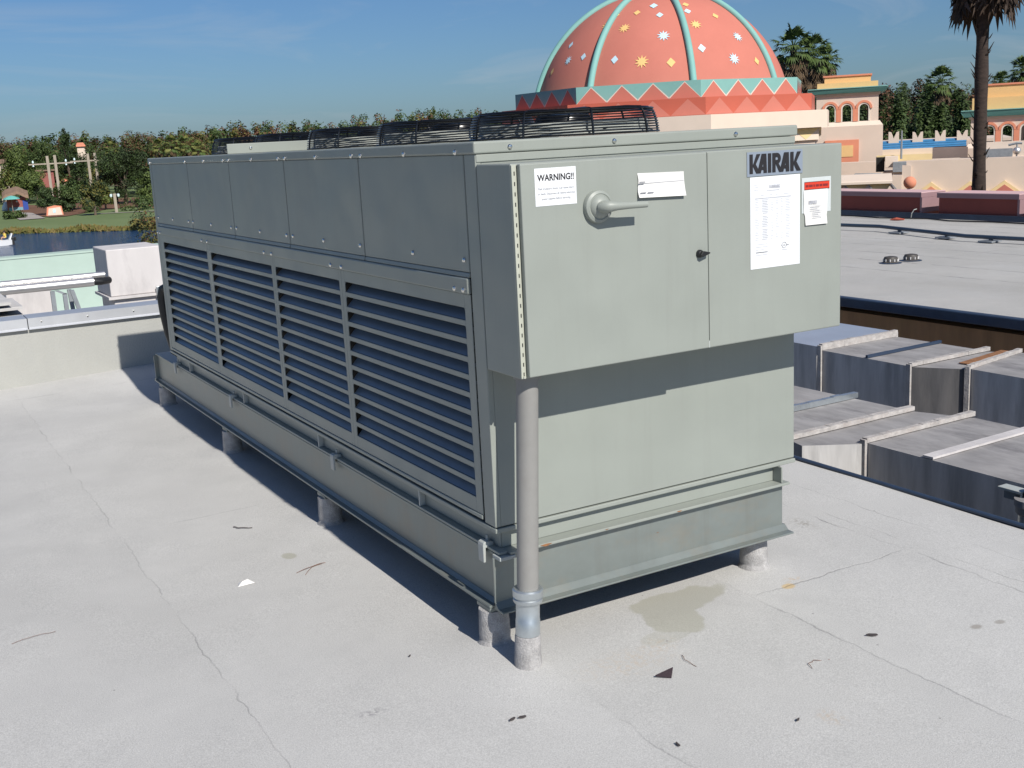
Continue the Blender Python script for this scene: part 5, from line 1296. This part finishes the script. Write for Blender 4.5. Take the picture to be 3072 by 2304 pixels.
def arch_band(mbx, c, hw, r0, r1, zb, zs, y, th, m, a0=0, a1=180, legs=True):
    n = 10
    for i in range(n):
        t0, t1 = R_(a0+(a1-a0)*i/n), R_(a0+(a1-a0)*(i+1)/n)
        mbx.prism([(c+r0*math.cos(t0), y, zs+r0*math.sin(t0)), (c+r1*math.cos(t0), y, zs+r1*math.sin(t0)), (c+r1*math.cos(t1), y, zs+r1*math.sin(t1)), (c+r0*math.cos(t1), y, zs+r0*math.sin(t1))], (0, -th, 0), m)
def belfry(F, cx, hwid, rows, arches, hw, label, lower=None, depth=2.3):
    """rows: photo rows (top1, top2, ytop, cornice top, cornice bottom, sill, base) measured at the tower's middle column"""
    r_ = F.root('arched_tower', label, 'tower', 'cream towers with arched openings')
    U_ = lambda x, y: F.uz(z3(x, y))
    u0, u1 = cx-hwid, cx+hwid
    y625, y690, y755, yc, zs, zsill, zl = rows
    mb = MB(); arch_wall(mb, u0, u1, zsill, yc, arches, 0, .28, 'cream', hw, zsill+.001, zs); arch_wall(mb, u0, u1, zsill, yc, arches, depth-.28, .28, 'cream', hw, zsill+.001, zs)
    mb.box(u0, .281, zsill, u0+.28, depth-.281, yc, 'cream'); mb.box(u1-.28, .281, zsill, u1, depth-.281, yc, 'cream'); mb.build('belfry_wall', r_)
    w_ = hwid+.30*(hwid/1.05)
    mb = MB(); mb.box(cx-hwid-.05, -.05, yc+.001, cx+hwid+.05, depth+.05, yc+.06, 'cream')
    mb.prism([(cx-w_*.93, -.13, yc+.061), (cx-w_, -.2, y755), (cx-w_, -.2, y755+.03), (cx+w_, -.2, y755+.03), (cx+w_, -.2, y755), (cx+w_*.93, -.13, yc+.061)], (0, depth+.36, 0), 'tealdark')
    mb.box(cx-w_+.01, -.22, y755+.031, cx+w_-.01, depth+.22, y755+.055, 'teal'); mb.build('cornice', r_)
    mb = MB(); mb.box(u0+.02, .05, y755+.056, u1-.02, depth-.05, y690, 'yellow'); mb.box(u0+.24, .2, y690+.001, u1-.24, depth-.2, y625, 'yellow'); mb.box(u0+.2, .16, y625+.001, u1-.2, depth-.16, y625+.05, 'orange_pink'); mb.build('stepped_top', r_)
    for c in arches:
        mb = MB(); arch_band(mb, c, hw, hw+.046, hw+.118, zsill, zs, -.002, .05, 'orange_pink'); mb.build('arch_moulding', r_)
        mb = MB(); arch_band(mb, c, hw, hw-.0, hw+.043, zsill, zs, -.002, .03, 'palelines')
        for s_ in (-1, 1): mb.box(c+s_*hw, -.032, zsill+.002, c+s_*(hw+.043), -.002, zs, 'palelines')
        mb.build('arch_surround', r_)
    for a, b_ in zip(arches, arches[1:]):
        mb = MB(); mb.box(a+hw+.046, -.045, zsill+.002, b_-hw-.046, -.002, zs, 'orange_pink'); mb.build('pilaster', r_)
    mb = MB(); e = .14; 
    mb.prism([(u0-e+.1, -.02, zsill-.001), (u1+e-.1, -.02, zsill-.001), (u1+e, -.14, zsill-.14), (u0-e, -.14, zsill-.14)], (0, .3, 0), 'creamlight')
    mb.box(u0-e, -.14, 0, u1+e, depth+.14, zsill-.141, 'cream'); mb.box(u0-e+.1, .2, zsill-.14, u1+e-.1, depth, zsill-.001, 'creamlight'); mb.build('base_wall', r_)
    if lower:
        (a, b_), (c, d_) = lower
        mb = MB(); t_ = .17; mb.box(a, -.2, b_, c, -.141, d_, 'orange_pink'); mb.build('panel_frame', r_)
        mb = MB(); mb.box(a+t_, -.215, b_+t_, c-t_, -.2005, d_-t_, 'yellow'); mb.build('panel', r_)
    return r_
F1 = Facade(2272+745/2.765, 36.0)
q = lambda x, y: F1.uz(z3(x, y))
ul, ur = q(490, 900)[0], q(1005, 900)[0]; cx = (ul+ur)/2; hwid = (ur-ul)/2
ar = [q(605, 900)[0], q(743, 890)[0], q(885, 885)[0]]
rows = (q(745, 632)[1], q(745, 682)[1], q(745, 742)[1], q(745, 790)[1], q(745, 905)[1], q(745, 1010)[1], 0)
fr0, fr1 = q(560, 1352), q(842, 1155)
belfry(F1, cx, hwid, rows, ar, .135, 'cream tower with three arches beside the dome, whole in the photo', lower=((fr0[0], fr0[1]), (fr1[0], fr1[1])))
F2 = Facade(2272+2080/2.765, 34.0)
q = lambda x, y: F2.uz(z3(x, y))
ul, ur = q(1775, 900)[0], q(2380, 900)[0]; cx = (ul+ur)/2; hwid = (ur-ul)/2
ar = [q(1925, 1050)[0], q(2076, 1050)[0], q(2230, 1050)[0]]
rows = (q(2080, 700)[1], q(2080, 800)[1], q(2080, 915)[1], q(2080, 975)[1], q(2080, 1075)[1], q(2080, 1178)[1], 0)
belfry(F2, cx, hwid, rows, ar, .130, 'cream tower with three arches cut off by the right edge of the photo')
# long building between the towers: cream front, blue barrel tiles, merlons
F3 = Facade(2272+1380/2.765, 39.0); q = lambda x, y: F3.uz(z3(x, y))
lb = F3.root('long_building', 'low cream building with a shiny blue barrel eave and merlons', 'building')
a = q(1015, 1185); b_ = q(1735, 1140); zt_ = (a[1]+b_[1])/2+.02; zb_ = q(1380, 1235)[1]
mb = MB(); mb.box(a[0]-1.2, .25, 0, b_[0]+1.5, 6, zt_-.06, 'cream'); mb.build('wall', lb)
mb = MB(); rr = (zt_-zb_)/3.4
for k in range(4):
    zc_ = zt_-rr*(.6+k*.80); mb.tube([(a[0]-.05, .02-.16*k+.18, zc_), (b_[0], .02-.16*k+.18, zc_)], rr*.62, 'bluetile', 14)
mb.box(a[0]-.05, -.3, zb_-.05, b_[0], .3, zb_+.02, 'maroon'); mb.build('barrel_eave', lb, smooth=50)
for x in (1130, 1330, 1518, 1700):
    c = q(x, 1150); w_ = .17; h = q(x, 1098 if x < 1500 else 1085)[1]-zt_+.02
    mb = MB(); mb.prism([(c[0]-w_, .1, zt_-.1), (c[0]+w_, .1, zt_-.1), (c[0]+w_, .1, zt_+h), (c[0]+w_*.55, .1, zt_+h*.95), (c[0], .1, zt_+h*.25), (c[0]-w_*.55, .1, zt_+h*.95), (c[0]-w_, .1, zt_+h)], (0, .35, 0), 'creamlight'); mb.build('merlon', lb)
a = q(1030, 1242); b_ = q(1450, 1325); mb = MB(); mb.box(a[0], -.45, b_[1], b_[0], -.0, b_[1]+.42, 'creamlight'); mb.build('shelf_wall', lb)
a = q(985, 1300); b_ = q(1460, 1330); mb = MB(); mb.box(a[0], -.75, b_[1]-.04, b_[0], -.46, b_[1]+.22, 'paleyellow'); mb.build('canopy', lb)
# big cream wall with the triangle ornaments in front
F4 = Facade(2272+1700/2.765, 27.5); q = lambda x, y: F4.uz(zD(x, y))
cw = F4.root('cream_wall', 'large plain cream wall with peaked triangle ornaments below the palm', 'wall')
a = q(840, 405); b_ = q(2212, 347); zl = q(900, 745)[1]
mb = MB(); zt_ = (a[1]+b_[1])/2; mb.box(a[0]+.02, .0, 0, b_[0]+6, .5, zt_, 'cream'); mb.build('wall', cw)
c = q(690, 560); d_ = q(905, 445); mb = MB(); mb.box(c[0], -.25, 0, q(800, 500)[0], .4, c[1], 'cream'); mb.box(q(800, 500)[0]+.001, -.12, 0, d_[0], .4, d_[1], 'cream'); mb.build('stepped_pier', cw)
for x, yt in ((1135, 640), (1585, 630), (1985, 622), (2420, 610)):
    tp = q(x, yt); lw = q(x-135, 750); w_ = tp[0]-lw[0]
    mb = MB(); mb.prism([(tp[0]-w_*(1+.3/(tp[1]-zl)), -.10, zl-.3), (tp[0]+w_*(1+.3/(tp[1]-zl)), -.10, zl-.3), (tp[0], -.10, tp[1])], (0, .099, 0), 'paleyellow'); mb.build('peak_surround', cw)
    mb = MB(); h = tp[1]-zl; mb.prism([(tp[0]-w_*(.5+.3/h), -.14, zl-.3), (tp[0]+w_*(.5+.3/h), -.14, zl-.3), (tp[0], -.14, zl+h*.50)], (0, .038, 0), 'orange_pink' if x < 1200 else 'salmon'); mb.build('peak', cw)
# low cream ledge wall with yellow frieze at left, and the ball ornament
F5 = Facade(2500+400/3.867, 25.5); q = lambda x, y: F5.uz(zD(x, y))
lw_ = F5.root('ledge_wall', 'low cream ledge wall with a pale yellow zigzag frieze above the maroon parapet', 'wall')
a = q(-250, 655); b_ = q(685, 640); c = q(685, 565); mb = MB(); zb_ = (a[1]+b_[1])/2
mb.prism([(0, -.02, zb_), (0, .02, zb_+.02), (0, .85, c[1]-.0), (0, 1.2, c[1]), (0, 1.2, zb_-.1), (0, -.02, zb_-.05)], (b_[0]-a[0], 0, 0), 'creamlight'); mb.v = [(v[0]+a[0], v[1], v[2]) for v in mb.v]; mb.build('ledge', lw_)
mb = MB(); mb.box(a[0], .1, 0, b_[0]-.05, 1.1, zb_-.06, 'paleyellow'); mb.build('wall', lw_)
mb = MB(); z0_ = q(300, 760)[1]
for x in (-120, 150, 420, 690):
    p0, p1, p2_ = q(x-20, 655), q(x+110, 760), q(x-150, 760); mb.prism([(p0[0], .098, zb_-.065), (p1[0], .098, z0_-.2), (p2_[0], .098, z0_-.2)], (0, -.03, 0), 'cream')
    mb.prism([(p0[0], .06, zb_-.07), (p0[0]+.03, .06, zb_-.07), (p0[0]+.30, .06, zb_-.40), (p0[0]+.27, .06, zb_-.40)], (0, -.02, 0), 'greysteel')
mb.build('zigzag_frieze', lw_)
c = F5.uz(zD(888, 650)); p = F5.o+Vector((math.cos(F5.yaw), -math.sin(F5.yaw), 0))*c[0]; rb = 72/3.867*25.5/FPX
mb = MB(); mb.lathe([(rb*math.sin(R_(t)), -rb*math.cos(R_(t))) for t in range(0, 181, 9)], (0, 0, rb), 'orange_pink', n=28); mb.lathe([(rb*.5, -.8), (rb*.45, -.05), (rb*.35, .05)], (0, 0, 0), 'cream', n=16)
tag(mb.build('ball_ornament', smooth=50, loc=(p.x, p.y, c[1]-8.5-rb)), 'round salmon ball ornament above the gap in the maroon parapet', 'ornament')
# roof gear around the towers
F6 = Facade(2500+680/3.867, 31.0); q = lambda x, y: F6.uz(zD(x, y))
rg = F6.root('roof_equipment', 'small pale rooftop box with grey shade hood at the foot of the whole tower', 'equipment')
def fb2(m_, p0, p1, y0, y1, mt): a, b_ = q(*p0), q(*p1); m_.box(a[0], y0, b_[1], b_[0], y1, a[1], mt)
mb = MB(); fb2(mb, (600, 345), (750, 470), 0, .5, 'creamlight'); mb.build('box', rg, bevel=.01)
mb = MB(); fb2(mb, (690, 408), (845, 520), -.3, -.01, 'greysteel'); mb.build('hood', rg, bevel=.01)
mb = MB(); fb2(mb, (495, 360), (590, 525), .2, .9, 'inside'); mb.build('opening', rg)
mb = MB(); fb2(mb, (500, 345), (1150, 385), .3, .8, 'paleyellow'); mb.build('shelf', rg)
mb = MB(); fb2(mb, (490, 530), (1200, 900), .0, 1.5, 'cream'); mb.build('plinth', rg)
mb = MB(); a = q(795, 45); b_ = q(795, 375); mb.cyl((a[0], .1, b_[1]), (a[0], .1, a[1]), .03, .02, 'greysteel', 8); mb.build('mast', rg)
mb = MB(); mb.tube([(q(235, 575)[0], -.5, q(235, 575)[1]), (q(260, 550)[0], -.5, q(260, 550)[1]), (q(400, 548)[0], -.5, q(400, 548)[1]), (q(550, 545)[0], -.5, q(550, 545)[1]), (q(570, 560)[0], -.5, q(570, 560)[1])], .04, 'greysteel', 8); mb.build('rail', rg, smooth=50)
F7 = Facade(2500+2040/3.867, 31.5); q = lambda x, y: F7.uz(zD(x, y))
fl2 = F7.root('spot_light', 'round silvery floodlight with a bracket on the cream wall top', 'floodlight')
c = q(2128, 278); mb = MB(); rb = 46/3.867*31.5/FPX; mb.lathe([(rb*math.sin(R_(t)), -rb*math.cos(R_(t))) for t in range(0, 181, 15)], (c[0], -.2, c[1]), 'silver', n=20); mb.build('lamp_globe', fl2, smooth=60)
mb = MB(); a = q(2030, 212); b_ = q(2190, 190); mb.tube([(a[0], -.2, a[1]), (c[0], -.2, c[1]+rb+.1), (b_[0], -.2, b_[1])], .035, 'greysteel', 6); mb.cyl((c[0], -.2, c[1]-rb-.5), (c[0], -.2, c[1]+rb+.1), .025, .025, 'greysteel', 6); mb.build('bracket', fl2)
F8 = Facade(2500+1500/3.867, 33.0); q = lambda x, y: F8.uz(zD(x, y))
mb = MB(); a = q(1580, 195); b_ = q(2600, 190); rt_ = F8.root('terrace_wall', 'pale cream terrace wall below the right hand tower', 'wall'); mb.box(a[0]+.15, .35, 0, b_[0], .8, a[1], 'creamlight'); mb.build('wall', rt_)
mb = MB(); fb2(mb, (1760, 265), (2080, 345), .1, .34, 'greysteel'); mb.build('grey_screen', rt_)
mb = MB(); a = q(1140, 265); b_ = q(1560, 385); mb.box(a[0], 1.2, 0, b_[0], 3, a[1], 'wall_shade'); mb.build('shaded_wall', rt_)
mb = MB(); a = q(1140, 385); mb.box(a[0]-6, .3, 0, b_[0]+8, 1.0, a[1], 'cream'); mb.build('low_wall', rt_)

# ------------------------------------------------------------------ palms and trees at right
p = ground_at(2944, 21, -8.5); z_top = CAM.z+(498-.052*2944-(-235))*21/FPX+8.5
palm(p, 1.45, z_top, 3, ['frond', 'leaf_dark'], 'tall fan palm with a dark ringed trunk and its crown cut by the photo top', nf=34, skirt=46, tr=.108, skirt_len=1.05, dead='frond_brown', lean=.05)
for i, (x, y, r, T, lab) in enumerate(((298, 420, 205, 76, 'larger left palm of the clump behind the dome'), (455, 470, 195, 80, 'right palm of the clump behind the dome'), (560, 520, 140, 86, 'lower rear palm of the clump behind the dome'),
        (1512, 690, 150, 92, 'single fan palm above the dark trees between the towers'), (2010, 690, 110, 88, 'small palm just right of the tall palm trunk'), (2190, 590, 130, 84, 'palm at the right edge above the cut off tower'))):
    px, py = z3(x, y); p = ground_at(px, T, -8.5); H = CAM.z+(498-.052*px-py)*T/FPX+8.5; R = r/2.765*T/FPX*1.12
    palm(p, R, H, 50+i, ['frond', 'frond', 'leaf_green'], lab, 'fan palms behind the pavilion', nf=38, skirt=26 if i < 3 else 14, tr=.2, skirt_len=1.3 if i < 3 else .8, boots=False)
for i, (x, top, w_, T, ms, lab) in enumerate(((1030, 668, 210, 112, [LR, LD, LR], 'rusty dark tree right beside the whole tower'), (1190, 675, 220, 118, [LD, LP_], 'dark tree left of the single fan palm'),
        (1330, 655, 200, 124, [LD, LR], 'tall thin topped dark tree left of the single fan palm'), (1440, 700, 230, 112, [LP_, LD], 'dark green tree behind the single fan palm'), (1640, 700, 220, 116, [LD, LP_, LR], 'dark tree right of the single fan palm'),
        (1790, 705, 200, 120, [LR, LD], 'rust tinted tree beside the tall palm trunk'), (1960, 720, 230, 122, [LD, LP_], 'dark tree behind the tall palm trunk'), (2200, 690, 260, 126, [LD, LG], 'dark tree behind the cut off tower'), (760, 720, 260, 110, [LP_, LD], 'dark tree seen through the arches of the whole tower'))):
    px, py = z3(x, top+55); tree(px, T, py, w_*1.7/2.765, ms, lab, n=5200, leafs=.20, seed=60+i, crown_lo=.1, zg=-8.5)
for i, (x, top, w_, T, lab) in enumerate(((1180, 890, 240, 62, 'bright green bushy clump above the left end of the blue eave'), (1440, 880, 260, 64, 'bright green bushy clump above the middle of the blue eave'), (1650, 870, 200, 66, 'bright green bushy clump above the right end of the blue eave'), (680, 850, 300, 60, 'green bushy clump seen through the tower arches'))):
    px, py = z3(x, top); tree(px, T, py, w_/2.765, [LP_, LG], lab, n=4000, leafs=.13, seed=80+i, crown_lo=.15, zg=-8.5, cat='bush', name='tall_bush')
